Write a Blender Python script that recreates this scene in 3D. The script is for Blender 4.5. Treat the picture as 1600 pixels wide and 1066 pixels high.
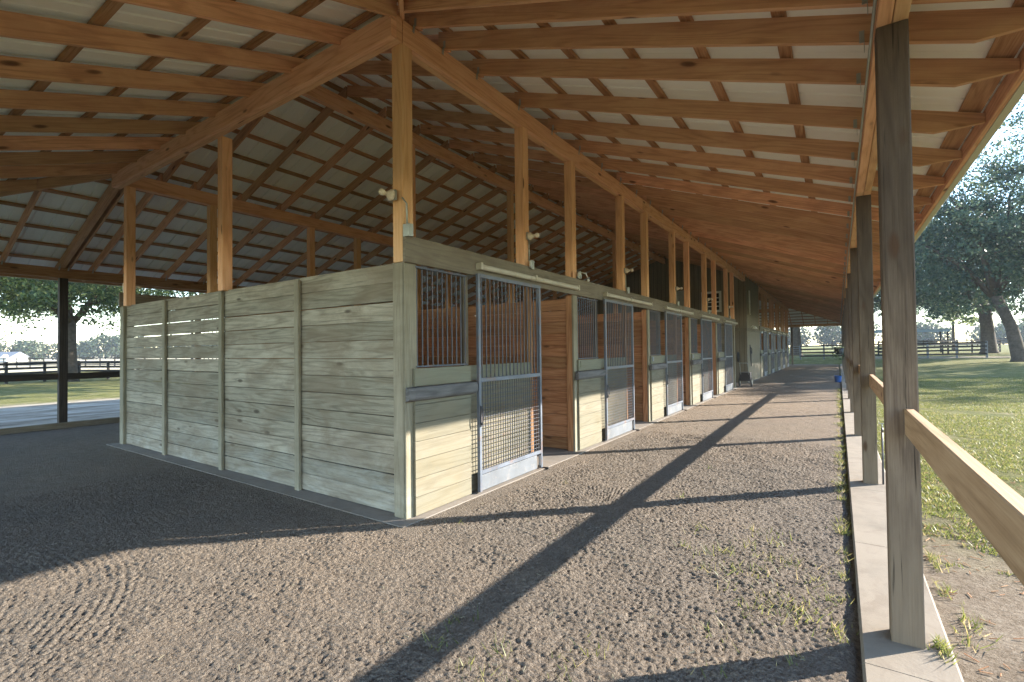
import bpy, bmesh, math, random
import numpy as np
from mathutils import Vector, Matrix

for o in list(bpy.data.objects): bpy.data.objects.remove(o)
random.seed(7); RS = np.random.RandomState(11)
scene = bpy.context.scene
COL = scene.collection
Rd = math.radians

# ------------------------------------------------------------------ camera, sky, sun, exposure
def make_camera():
    yaw, pitch, roll = .5944, .0183, -.0116
    cy, sy, cp, sp = math.cos(yaw), math.sin(yaw), math.cos(pitch), math.sin(pitch)
    fwd = Vector((-sy*cp, cy*cp, sp)); right = Vector((cy, sy, 0)); up = right.cross(fwd)
    c, s = math.cos(roll), math.sin(roll)
    r = c*right + s*up; u = -s*right + c*up
    cam = bpy.data.cameras.new('camera'); ob = bpy.data.objects.new('camera', cam); COL.objects.link(ob)
    m = Matrix((r, u, -fwd)).transposed().to_4x4(); m.translation = Vector((3.532, -3.344, 1.657))
    ob.matrix_world = m
    cam.sensor_width = 36; cam.lens = 36*754.6/1600; cam.clip_start = .05; cam.clip_end = 3000
    scene.camera = ob
make_camera()
SUN_EL, SUN_AZ = Rd(21.4), Rd(44.5)
w = bpy.data.worlds.new('World'); scene.world = w; w.use_nodes = True
nt = w.node_tree; bg = nt.nodes['Background']; sky = nt.nodes.new('ShaderNodeTexSky')
sky.sky_type = 'NISHITA'; sky.sun_disc = False; sky.sun_elevation = SUN_EL; sky.sun_rotation = SUN_AZ
sky.air_density = 1.0; sky.dust_density = .0; sky.ozone_density = 1.2
nt.links.new(sky.outputs[0], bg.inputs[0]); bg.inputs[1].default_value = .15
sl = bpy.data.lights.new('sun', 'SUN'); sl.energy = 3.85; sl.angle = Rd(.5); sl.color = (1, .92, .81)
so = bpy.data.objects.new('sun', sl); COL.objects.link(so)
S = Vector((math.sin(SUN_AZ)*math.cos(SUN_EL), math.cos(SUN_AZ)*math.cos(SUN_EL), math.sin(SUN_EL)))
so.rotation_euler = S.to_track_quat('Z', 'Y').to_euler(); so.location = (20, 20, 30)
vs = scene.view_settings; vs.view_transform = 'Standard'; vs.look = 'None'; vs.gamma = 1; vs.exposure = 2.36
cyc = scene.cycles; cyc.max_bounces = 10; cyc.diffuse_bounces = 7; cyc.transparent_max_bounces = 12
cyc.caustics_reflective = False; cyc.caustics_refractive = False; cyc.sample_clamp_indirect = 6

# ------------------------------------------------------------------ mesh helper
class MB:
    def __init__(s): s.v=[]; s.f=[]; s.uv=[]; s.rn=[]; s.mi=[]; s.sm=[]
    def face(s, idx, uvs, rn, mi=0, sm=False):
        s.f.append(idx); s.uv.extend(uvs); s.rn.append(rn); s.mi.append(mi); s.sm.append(sm)
    def poly(s, pts, uvs=None, mi=0, rn=None):
        b=len(s.v); s.v.extend([tuple(p) for p in pts])
        s.face(list(range(b,b+len(pts))), uvs or [(p[0],p[1]) for p in pts], random.random() if rn is None else rn, mi)
    def timber(s, p0, p1, w, h, up=(0,0,1), ch=.004, mi=0, rn=None):
        p0=Vector(p0); p1=Vector(p1); d=(p1-p0); L=d.length; d.normalize(); up=Vector(up)
        sd=d.cross(up).normalized(); up=sd.cross(d)
        a,b=w/2,h/2; c=min(ch,a*.5,b*.5)
        pr=[(-a+c,-b),(a-c,-b),(a,-b+c),(a,b-c),(a-c,b),(-a+c,b),(-a,b-c),(-a,-b+c)]
        base=len(s.v); rn=random.random() if rn is None else rn
        u0,v0=random.random()*40,random.random()*40
        for P in (p0,p1):
            for x,y in pr: s.v.append(tuple(P+sd*x+up*y))
        per=[0]
        for i in range(8):
            x,y=pr[i]; X,Y=pr[(i+1)%8]; per.append(per[-1]+math.hypot(X-x,Y-y))
        for i in range(8):
            j=(i+1)%8
            s.face([base+i,base+8+i,base+8+j,base+j],[(u0,v0+per[i]),(u0+L,v0+per[i]),(u0+L,v0+per[i+1]),(u0,v0+per[i+1])],rn,mi)
        s.face([base+i for i in range(8)],[(u0+pr[i][0]*.3,v0+pr[i][1]) for i in range(8)],rn,mi)
        s.face([base+8+i for i in range(7,-1,-1)],[(u0+pr[i][0]*.3,v0+pr[i][1]) for i in range(7,-1,-1)],rn,mi)
    def box(s,x0,x1,y0,y1,z0,z1,ch=.003,mi=0,rn=None):
        dx,dy,dz=x1-x0,y1-y0,z1-z0; cx,cy,cz=(x0+x1)/2,(y0+y1)/2,(z0+z1)/2
        if dx>=dy and dx>=dz: s.timber((x0,cy,cz),(x1,cy,cz),dy,dz,(0,0,1),ch,mi,rn)
        elif dy>=dz: s.timber((cx,y0,cz),(cx,y1,cz),dx,dz,(0,0,1),ch,mi,rn)
        else: s.timber((cx,cy,z0),(cx,cy,z1),dx,dy,(0,1,0),ch,mi,rn)
        return s
    def tube(s,pts,r,n=8,mi=0,cap=True,rn=None):
        pts=[Vector(p) for p in pts]; rs=r if isinstance(r,(list,tuple)) else [r]*len(pts)
        base=len(s.v); rn=random.random() if rn is None else rn; u0=random.random()*20; L=0; Ls=[]
        ref=None
        for k,P in enumerate(pts):
            d=(pts[min(k+1,len(pts)-1)]-pts[max(k-1,0)]).normalized()
            if ref is None: ref=Vector((1,0,0)) if abs(d.x)<.8 else Vector((0,0,1))
            a=d.cross(ref).normalized(); b=d.cross(a); ref=-(d.cross(a)).normalized() if False else ref
            if k: L+=(P-pts[k-1]).length
            Ls.append(L)
            for i in range(n):
                t=2*math.pi*i/n; s.v.append(tuple(P+(a*math.cos(t)+b*math.sin(t))*rs[k]))
        for k in range(len(pts)-1):
            for i in range(n):
                j=(i+1)%n; q=base+k*n
                va,vb=i/n*.5,(i+1)/n*.5
                s.face([q+i,q+n+i,q+n+j,q+j],[(u0+Ls[k],va),(u0+Ls[k+1],va),(u0+Ls[k+1],vb),(u0+Ls[k],vb)],rn,mi,True)
        if cap:
            s.face([base+i for i in range(n)],[(u0,.1)]*n,rn,mi); e=base+(len(pts)-1)*n
            s.face([e+i for i in range(n-1,-1,-1)],[(u0,.1)]*n,rn,mi)
        return s
    def extrude(s,prof,org,d,t,mi=0,rn=None):
        """profile of (along,z) extruded by the vector t"""
        org=Vector(org); d=Vector(d); t=Vector(t); n=len(prof); base=len(s.v); rn=random.random() if rn is None else rn
        u0,v0=random.random()*40,random.random()*40
        sl=(prof[1][1]-prof[0][1])/(prof[1][0]-prof[0][0]) if abs(prof[1][0]-prof[0][0])>1e-6 else 0
        uv=[(u0+a,v0+z-sl*a) for a,z in prof]
        for k in (0,1):
            for a,z in prof: s.v.append(tuple(org+d*a+Vector((0,0,z))+t*k))
        s.face([base+i for i in range(n)],uv,rn,mi); s.face([base+n+i for i in range(n-1,-1,-1)],[uv[i] for i in range(n-1,-1,-1)],rn,mi)
        T=t.length
        for i in range(n):
            j=(i+1)%n
            s.face([base+i,base+n+i,base+n+j,base+j],[(uv[i][0],uv[i][1]+.5),(uv[i][0],uv[i][1]+.5+T),(uv[j][0],uv[i][1]+.5+T),(uv[j][0],uv[i][1]+.5)],rn,mi)
        return s
    def ball(s,c,r,n=10,m=7,mi=0,sc=(1,1,1)):
        base=len(s.v); rn=random.random()
        for k in range(m+1):
            ph=math.pi*k/m
            for i in range(n):
                t=2*math.pi*i/n
                s.v.append((c[0]+r*sc[0]*math.sin(ph)*math.cos(t),c[1]+r*sc[1]*math.sin(ph)*math.sin(t),c[2]+r*sc[2]*math.cos(ph)))
        for k in range(m):
            for i in range(n):
                j=(i+1)%n; q=base+k*n
                s.face([q+i,q+n+i,q+n+j,q+j],[(0,0)]*4,rn,mi,True)
        return s
    def mesh(s,name,mats):
        me=bpy.data.meshes.new(name); me.from_pydata(s.v,[],s.f)
        u=me.uv_layers.new(name='UVMap'); u.data.foreach_set('uv',np.array(s.uv,dtype=np.float32).ravel())
        a=me.attributes.new('rnd','FLOAT','FACE'); a.data.foreach_set('value',np.array(s.rn,dtype=np.float32))
        for m in (mats if isinstance(mats,(list,tuple)) else [mats]): me.materials.append(m)
        me.polygons.foreach_set('material_index',np.array(s.mi,dtype=np.int32))
        me.polygons.foreach_set('use_smooth',np.array(s.sm,dtype=bool))
        me.update(); return me
    def build(s,name,mats,parent=None,**kw):
        o=bpy.data.objects.new(name,s.mesh(name,mats)); COL.objects.link(o)
        if parent: o.parent=parent
        for k,v in kw.items(): o[k]=v
        return o
def empty(name,loc,label,cat,group=None,rz=0):
    o=bpy.data.objects.new(name,None); COL.objects.link(o); o.location=loc; o.rotation_euler=(0,0,rz)
    o.empty_display_size=.2; o['label']=label; o['category']=cat
    if group: o['group']=group
    return o
def copy_tree(o,parent=None,loc=None,rz=None,scale=None):
    c=o.copy(); COL.objects.link(c); c.parent=parent
    if loc is not None: c.location=loc
    if rz is not None: c.rotation_euler=(0,0,rz)
    if scale is not None: c.scale=scale
    for ch in list(o.children): copy_tree(ch,c)
    return c

# ------------------------------------------------------------------ materials
def newmat(name):
    m=bpy.data.materials.new(name); m.use_nodes=True; t=m.node_tree; return m,t,t.nodes,t.links,t.nodes['Principled BSDF']
def ramp(N,stops):
    r=N.new('ShaderNodeValToRGB'); e=r.color_ramp.elements
    while len(e)<len(stops): e.new(.5)
    for k,(p,c) in enumerate(stops): e[k].position=p; e[k].color=(*c,1) if len(c)==3 else c
    return r
def mixc(N,L,fac,a,b,mode='MIX'):
    n=N.new('ShaderNodeMix'); n.data_type='RGBA'; n.blend_type=mode
    for s,v in ((n.inputs[0],fac),(n.inputs[6],a),(n.inputs[7],b)):
        if hasattr(v,'links'): L.new(v,s)
        elif isinstance(v,(int,float)): s.default_value=v
        else: s.default_value=(*v,1)
    return n.outputs[2]
def mth(N,L,op,a,b=None,c=None,clamp=False):
    n=N.new('ShaderNodeMath'); n.operation=op; n.use_clamp=clamp
    for s,v in zip(n.inputs,(a,b,c)):
        if v is None: continue
        if hasattr(v,'links'): L.new(v,s)
        else: s.default_value=v
    return n.outputs[0]
def noise(N,L,vec,scale,detail=4,rough=.55,dist=0):
    n=N.new('ShaderNodeTexNoise'); n.inputs['Scale'].default_value=scale; n.inputs['Detail'].default_value=detail
    n.inputs['Roughness'].default_value=rough; n.inputs['Distortion'].default_value=dist
    if vec is not None: L.new(vec,n.inputs['Vector'])
    return n.outputs['Fac']
def mapping(N,L,vec,scale,loc=(0,0,0)):
    m=N.new('ShaderNodeMapping'); L.new(vec,m.inputs[0]); m.inputs['Scale'].default_value=scale; m.inputs['Location'].default_value=loc
    return m.outputs[0]
def wood(name,c1,c2,c3,knot=(.08,.035,.015),rough=.75,bump=.25,knots=1.0,height_tint=None,var=.25,white=None,hue=None,rings=.20,cracks=0,patches=None):
    """c1 dark grain, c2 mid, c3 light; UV runs along the board"""
    m,t,N,L,P=newmat(name)
    uv=N.new('ShaderNodeUVMap').outputs[0]
    at=N.new('ShaderNodeAttribute'); at.attribute_name='rnd'; rnd=at.outputs['Fac']
    oi=N.new('ShaderNodeObjectInfo').outputs['Random']
    cb=N.new('ShaderNodeCombineXYZ'); L.new(mth(N,L,'MULTIPLY',oi,37.),cb.inputs[0]); L.new(mth(N,L,'MULTIPLY',oi,19.),cb.inputs[1])
    ad=N.new('ShaderNodeVectorMath'); ad.operation='ADD'; L.new(uv,ad.inputs[0]); L.new(cb.outputs[0],ad.inputs[1]); uv=ad.outputs[0]
    # knots: rare cells of a stretched voronoi
    vo=N.new('ShaderNodeTexVoronoi'); vo.inputs['Scale'].default_value=1; L.new(mapping(N,L,uv,(1.7,5.,1)),vo.inputs['Vector'])
    kd=vo.outputs['Distance']
    kf=ramp(N,[(0,(1,1,1)),(.09,(.8,.8,.8)),(.15,(0,0,0))]); L.new(kd,kf.inputs[0])
    sel=N.new('ShaderNodeSeparateColor'); L.new(vo.outputs['Color'],sel.inputs[0])
    kk=mth(N,L,'MULTIPLY',kf.outputs[0],mth(N,L,'GREATER_THAN',sel.outputs[0],.35)); kk=mth(N,L,'MULTIPLY',kk,knots,clamp=True)
    halo=ramp(N,[(0,(1,1,1)),(.28,(0,0,0))]); L.new(kd,halo.inputs[0])
    # growth rings
    low=noise(N,L,mapping(N,L,uv,(.42,5.5,1)),1.0,2,.4)
    ph=mth(N,L,'ADD',mth(N,L,'MULTIPLY',low,60.),mth(N,L,'MULTIPLY',halo.outputs[0],3.))
    ring=mth(N,L,'MULTIPLY_ADD',mth(N,L,'SINE',ph),.5,.5); ring=mth(N,L,'POWER',ring,2.2)
    fib=noise(N,L,mapping(N,L,uv,(3.,130.,1)),1.0,5,.7)
    blot=noise(N,L,mapping(N,L,uv,(1.6,7,1),(5,3,0)),1.0,5,.65)
    g=mth(N,L,'ADD',mth(N,L,'MULTIPLY',ring,rings),mth(N,L,'MULTIPLY',fib,.80))
    g=mth(N,L,'ADD',g,mth(N,L,'MULTIPLY_ADD',blot,.55,-.275),clamp=True)
    r=ramp(N,[(.18,c3),(.5,c2),(.85,c1)]); L.new(g,r.inputs[0]); col=r.outputs[0]
    # board to board variation
    vv=mth(N,L,'ADD',mth(N,L,'MULTIPLY',rnd,.6),mth(N,L,'MULTIPLY',oi,.4))
    hs=N.new('ShaderNodeHueSaturation'); L.new(col,hs.inputs['Color'])
    L.new(mth(N,L,'MULTIPLY_ADD',vv,2*var,1-var),hs.inputs['Value'])
    L.new(mth(N,L,'MULTIPLY_ADD',vv,-.018,.509),hs.inputs['Hue'])
    col=hs.outputs[0]
    geo=N.new('ShaderNodeNewGeometry').outputs['Position']; sp=N.new('ShaderNodeSeparateXYZ'); L.new(geo,sp.inputs[0]); z=sp.outputs[2]
    if height_tint:   # colour that has a height of its own, as the posts' weathering: (z0,z1,colour,amount)
        for (z0,z1,sc,am) in height_tint:
            mr=N.new('ShaderNodeMapRange'); mr.inputs[1].default_value=z0; mr.inputs[2].default_value=z1; mr.interpolation_type='SMOOTHSTEP'
            L.new(mth(N,L,'ADD',z,mth(N,L,'MULTIPLY_ADD',noise(N,L,mapping(N,L,geo,(2,2,1.1)),1.3,4),.9,-.45)),mr.inputs[0])
            st=noise(N,L,mapping(N,L,uv,(1.2,22,1),(1,7,0)),1.,4,.6)
            f=mth(N,L,'MULTIPLY',mr.outputs[0],mth(N,L,'MULTIPLY_ADD',st,.7,.55),clamp=True)
            fm=mth(N,L,'MULTIPLY_ADD',fib,1.5,.25); cv=N.new('ShaderNodeVectorMath'); cv.operation='SCALE'; cv.inputs[0].default_value=sc; L.new(fm,cv.inputs[3])
            col=mixc(N,L,mth(N,L,'MULTIPLY',f,am),col,cv.outputs[0])
    if white:   # pale salt bloom, patchy, mostly low on the boards
        z0,z1,wc,am=white
        mr=N.new('ShaderNodeMapRange'); mr.inputs[1].default_value=z0; mr.inputs[2].default_value=z1
        L.new(mth(N,L,'ADD',z,mth(N,L,'MULTIPLY_ADD',noise(N,L,geo,1.1,5,.6),1.3,-.65)),mr.inputs[0])
        pw=noise(N,L,mapping(N,L,uv,(2.2,9,1),(3,1,0)),1.,6,.7,1.2)
        pr=ramp(N,[(.35,(.15,.15,.15)),(.62,(1,1,1))]); L.new(pw,pr.inputs[0])
        col=mixc(N,L,mth(N,L,'MULTIPLY',mth(N,L,'MULTIPLY',mr.outputs[0],pr.outputs[0]),am,clamp=True),col,wc)
    col=mixc(N,L,kk,col,knot)
    if cracks:
        ck=noise(N,L,mapping(N,L,uv,(1.6,70,1),(9,2,0)),1.,3,.6); cr=ramp(N,[(.30,(1,1,1)),(.37,(0,0,0))]); L.new(ck,cr.inputs[0]); crk=mth(N,L,'MULTIPLY',cr.outputs[0],cracks)
        col=mixc(N,L,crk,col,tuple(.25*q for q in c1))
    if patches:
        pz=noise(N,L,mapping(N,L,geo,(1.2,1.2,2.6),(4,4,4)),1.0,6,.65,.6); pp=ramp(N,[(.45,(0,0,0)),(.62,(1,1,1))]); L.new(pz,pp.inputs[0])
        col=mixc(N,L,mth(N,L,'MULTIPLY',pp.outputs[0],patches[1]),col,patches[0])
    L.new(col,P.inputs['Base Color']); P.inputs['Roughness'].default_value=rough; P.inputs['Specular IOR Level'].default_value=.25
    bp=N.new('ShaderNodeBump'); bp.inputs['Strength'].default_value=bump; bp.inputs['Distance'].default_value=.004
    L.new(mth(N,L,'ADD',mth(N,L,'MULTIPLY',fib,1.),mth(N,L,'MULTIPLY',ring,.35)),bp.inputs['Height']); L.new(bp.outputs[0],P.inputs['Normal'])
    return m
def plain(name,c,rough=.6,metal=0,var=.12,sc=6,bump=.05,spec=.4,c2=None,amt=.5):
    m,t,N,L,P=newmat(name); geo=N.new('ShaderNodeNewGeometry').outputs['Position']
    n=noise(N,L,geo,sc,6,.65); n2=noise(N,L,geo,sc*7,3,.6)
    a=tuple(x*(1-var) for x in c); b=tuple(min(1,x*(1+var)) for x in c)
    r=ramp(N,[(.3,a),(.7,b)]); L.new(n,r.inputs[0]); col=r.outputs[0]
    if c2:
        q=ramp(N,[(.52,(0,0,0)),(.66,(1,1,1))]); L.new(noise(N,L,geo,sc*1.7,7,.7),q.inputs[0])
        col=mixc(N,L,mth(N,L,'MULTIPLY',q.outputs[0],amt),col,c2)
    L.new(col,P.inputs['Base Color']); P.inputs['Metallic'].default_value=metal; P.inputs['Specular IOR Level'].default_value=spec
    L.new(mth(N,L,'MULTIPLY_ADD',n,.3,rough-.15),P.inputs['Roughness'])
    bp=N.new('ShaderNodeBump'); bp.inputs['Strength'].default_value=bump; bp.inputs['Distance'].default_value=.01
    L.new(n2,bp.inputs['Height']); L.new(bp.outputs[0],P.inputs['Normal']); return m

M={}
M['pine']=wood('pine',(.42,.20,.105),(.64,.35,.19),(.75,.46,.28),var=.14,knot=(.12,.045,.02))
M['rafter']=wood('rafter_pine',(.33,.155,.082),(.58,.315,.175),(.72,.44,.26),var=.3,knot=(.07,.022,.012),cracks=.25,patches=((.40,.19,.11),.35))
M['purlin']=wood('purlin_pine',(.20,.09,.04),(.38,.19,.09),(.56,.33,.18),var=.35)
M['post']=wood('upper_post_pine',(.52,.26,.13),(.72,.405,.215),(.80,.51,.31),var=.12,knot=(.15,.06,.03))
M['board']=wood('grey_green_boards',(.095,.080,.056),(.25,.225,.167),(.39,.352,.27),knot=(.06,.045,.03),var=.36,knots=1.0,rough=.8,bump=.4,white=(.75,-.25,(.46,.47,.44),.6),cracks=.6,patches=((.17,.13,.085),.6))
M['trim']=wood('olive_trim',(.155,.135,.092),(.24,.213,.15),(.31,.28,.205),knot=(.09,.08,.05),var=.12,knots=.5,rough=.8,cracks=.5,patches=((.17,.14,.09),.4),white=(.9,-.1,(.40,.38,.30),.7))
M['front']=wood('front_boards',(.125,.11,.076),(.183,.165,.119),(.222,.203,.152),knot=(.10,.085,.05),var=.12,knots=.8,cracks=.4,patches=((.20,.165,.10),.35),rough=.8,height_tint=[(.9,1.7,(.19,.20,.145),.8)])  # boards turn greener and a little paler towards the top
M['header']=wood('header_board',(.12,.098,.07),(.195,.165,.122),(.26,.225,.17),knot=(.1,.08,.05),var=.12,knots=.6,rough=.85,cracks=.5,patches=((.13,.10,.065),.5))
M['inside']=wood('stall_inside',(.20,.085,.035),(.36,.175,.08),(.52,.29,.145),knot=(.07,.03,.015),var=.38,knots=.8,rough=.7)
M['oldpost']=wood('weathered_post',(.045,.03,.02),(.125,.088,.06),(.24,.18,.125),knot=(.07,.035,.018),var=.1,rough=.85,bump=1.0,rings=.12,cracks=.85,
    height_tint=[(1.1,.15,(.225,.172,.12),.7),(1.3,2.4,(.04,.027,.019),.7)])
M['darkpost']=wood('dark_post',(.02,.016,.013),(.04,.032,.025),(.07,.055,.045),var=.1,rough=.85)  # near-black: silhouette of the left posts and rails put into the colour
M['rail']=wood('rail_board',(.27,.165,.085),(.42,.275,.155),(.53,.37,.225),knot=(.16,.07,.03),var=.1,rough=.75,bump=.4,cracks=.35)
M['bumper']=wood('bumper_log',(.05,.05,.05),(.115,.11,.108),(.20,.19,.185),knot=(.04,.04,.04),var=.15,knots=.3,bump=1.0)
M['darkfence']=wood('dark_fence_board',(.015,.014,.013),(.03,.027,.024),(.055,.05,.045),var=.25,knots=.2)
M['steel']=plain('blue_grey_steel',(.135,.155,.19),.45,.15,.2,3,.1,.5,(.22,.12,.07),.6)
M['bar']=plain('bar_steel',(.07,.074,.088),.45,.3,.25,4,.1,.5,(.17,.10,.07),.7)
M['kick']=plain('kick_board_grey',(.145,.158,.175),.5,.1,.15,3,.05,.4,(.33,.29,.25),.5)
M['track']=plain('track_cover',(.43,.395,.31),.5,0,.1,5,.03,.4,(.3,.25,.17),.5)
M['galv']=plain('galvanised',(.34,.36,.33),.4,.5,.15,8,.05)
M['fascia']=plain('eave_trim',(.50,.47,.37),.5,0,.08,2,.02)
M['black']=plain('black_rubber',(.02,.02,.021),.6)
M['blue']=plain('blue_plastic',(.03,.10,.32),.4)
M['white']=plain('white_paint',(.72,.71,.66),.5)
M['hose']=plain('hose_green',(.02,.17,.14),.4)
M['porcelain']=plain('porcelain',(.66,.60,.50),.3,0,.1,20,0,.5,(.45,.3,.18),.4)

def sheet_mat():
    m,t,N,L,P=newmat('roof_metal'); geo=N.new('ShaderNodeNewGeometry').outputs['Position']
    n=noise(N,L,mapping(N,L,geo,(.5,.9,.5)),1.,5,.6); r=ramp(N,[(.25,(.81,.80,.76)),(.75,(.88,.87,.83))]); L.new(n,r.inputs[0])
    n2=noise(N,L,geo,9,5,.7); q=ramp(N,[(.62,(0,0,0)),(.75,(1,1,1))]); L.new(n2,q.inputs[0])
    L.new(mixc(N,L,mth(N,L,'MULTIPLY',q.outputs[0],.25),r.outputs[0],(.5,.47,.4)),P.inputs['Base Color'])
    P.inputs['Roughness'].default_value=.45; P.inputs['Specular IOR Level'].default_value=.4
    return m
M['sheet']=sheet_mat()
def concrete(name,c,var=.12):
    m,t,N,L,P=newmat(name); geo=N.new('ShaderNodeNewGeometry').outputs['Position']
    n=noise(N,L,geo,1.7,7,.65,.4); n2=noise(N,L,geo,60,4,.7)
    r=ramp(N,[(.28,tuple(x*.72 for x in c)),(.5,c),(.75,tuple(min(1,x*1.15) for x in c))]); L.new(n,r.inputs[0])
    sp=ramp(N,[(.66,(0,0,0)),(.72,(1,1,1))]); L.new(n2,sp.inputs[0])
    vo=N.new('ShaderNodeTexVoronoi'); vo.feature='DISTANCE_TO_EDGE'; vo.inputs['Scale'].default_value=.55
    L.new(mapping(N,L,geo,(1,1,0)),vo.inputs['Vector'])
    L.new(mixc(N,L,mth(N,L,'MULTIPLY',sp.outputs[0],.5),r.outputs[0],tuple(x*.35 for x in c)),P.inputs['Base Color'])
    d1=ramp(N,[(.50,(0,0,0)),(.64,(1,1,1))]); L.new(noise(N,L,geo,3.4,7,.7,.8),d1.inputs[0]); old=P.inputs['Base Color'].links[0].from_socket; L.new(mixc(N,L,mth(N,L,'MULTIPLY',d1.outputs[0],.45),old,(.16,.12,.085)),P.inputs['Base Color'])
    P.inputs['Roughness'].default_value=.9
    bp=N.new('ShaderNodeBump'); bp.inputs['Strength'].default_value=.3; bp.inputs['Distance'].default_value=.006
    L.new(mth(N,L,'ADD',n2,mth(N,L,'MULTIPLY',n,2)),bp.inputs['Height']); L.new(bp.outputs[0],P.inputs['Normal']); return m
M['curb']=concrete('curb_concrete',(.235,.195,.148)); M['slab']=concrete('slab_concrete',(.21,.185,.16))
def olive():
    m,t,N,L,P=newmat('olive_siding'); geo=N.new('ShaderNodeNewGeometry').outputs['Position']
    sp=N.new('ShaderNodeSeparateXYZ'); L.new(geo,sp.inputs[0])
    s=mth(N,L,'ADD',sp.outputs[0],sp.outputs[1]); g=mth(N,L,'FRACT',mth(N,L,'MULTIPLY',s,1/.2)); gr=mth(N,L,'LESS_THAN',g,.07)
    n=noise(N,L,mapping(N,L,geo,(6,6,.7)),1.,6,.65); r=ramp(N,[(.25,(.15,.122,.08)),(.75,(.255,.21,.14))]); L.new(n,r.inputs[0])
    L.new(mixc(N,L,gr,r.outputs[0],(.05,.045,.025)),P.inputs['Base Color']); P.inputs['Roughness'].default_value=.8; return m
M['olive']=olive()

def dirt():
    m,t,N,L,P=newmat('dirt_floor'); geo=N.new('ShaderNodeNewGeometry').outputs['Position']
    g2=mapping(N,L,geo,(1,1,.2))
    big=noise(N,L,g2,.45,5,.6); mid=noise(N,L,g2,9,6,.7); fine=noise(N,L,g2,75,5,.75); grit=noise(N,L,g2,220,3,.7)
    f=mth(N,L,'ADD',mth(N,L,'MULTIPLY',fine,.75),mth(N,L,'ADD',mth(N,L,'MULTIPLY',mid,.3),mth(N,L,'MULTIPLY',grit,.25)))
    r=ramp(N,[(.47,(.025,.021,.018)),(.53,(.094,.078,.063)),(.62,(.174,.146,.119)),(.82,(.292,.253,.21))]); L.new(f,r.inputs[0])  # darkest stops: rubber chips, plus painted shade in the pits between clods
    spx=N.new('ShaderNodeSeparateXYZ'); L.new(geo,spx.inputs[0]); fy=N.new('ShaderNodeMapRange'); fy.inputs[1].default_value=3; fy.inputs[2].default_value=13; fy.inputs[4].default_value=.75; L.new(spx.outputs[1],fy.inputs[0])
    pk=mth(N,L,'ADD',mth(N,L,'MULTIPLY_ADD',big,1.6,-.6),fy.outputs[0],clamp=True)
    col=mixc(N,L,pk,r.outputs[0],mixc(N,L,.45,r.outputs[0],(.36,.27,.19)))
    L.new(col,P.inputs['Base Color']); P.inputs['Roughness'].default_value=1; P.inputs['Specular IOR Level'].default_value=.1
    bp=N.new('ShaderNodeBump'); bp.inputs['Strength'].default_value=1.0; bp.inputs['Distance'].default_value=.026
    vo=N.new('ShaderNodeTexVoronoi'); vo.inputs['Scale'].default_value=62; L.new(g2,vo.inputs['Vector'])
    h=mth(N,L,'ADD',mth(N,L,'MULTIPLY',fine,1.2),mth(N,L,'MULTIPLY',vo.outputs['Distance'],-.5)); h=mth(N,L,'ADD',h,mth(N,L,'MULTIPLY',mid,1.2))
    L.new(h,bp.inputs['Height']); L.new(bp.outputs[0],P.inputs['Normal']); return m
M['dirt']=dirt()
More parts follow.
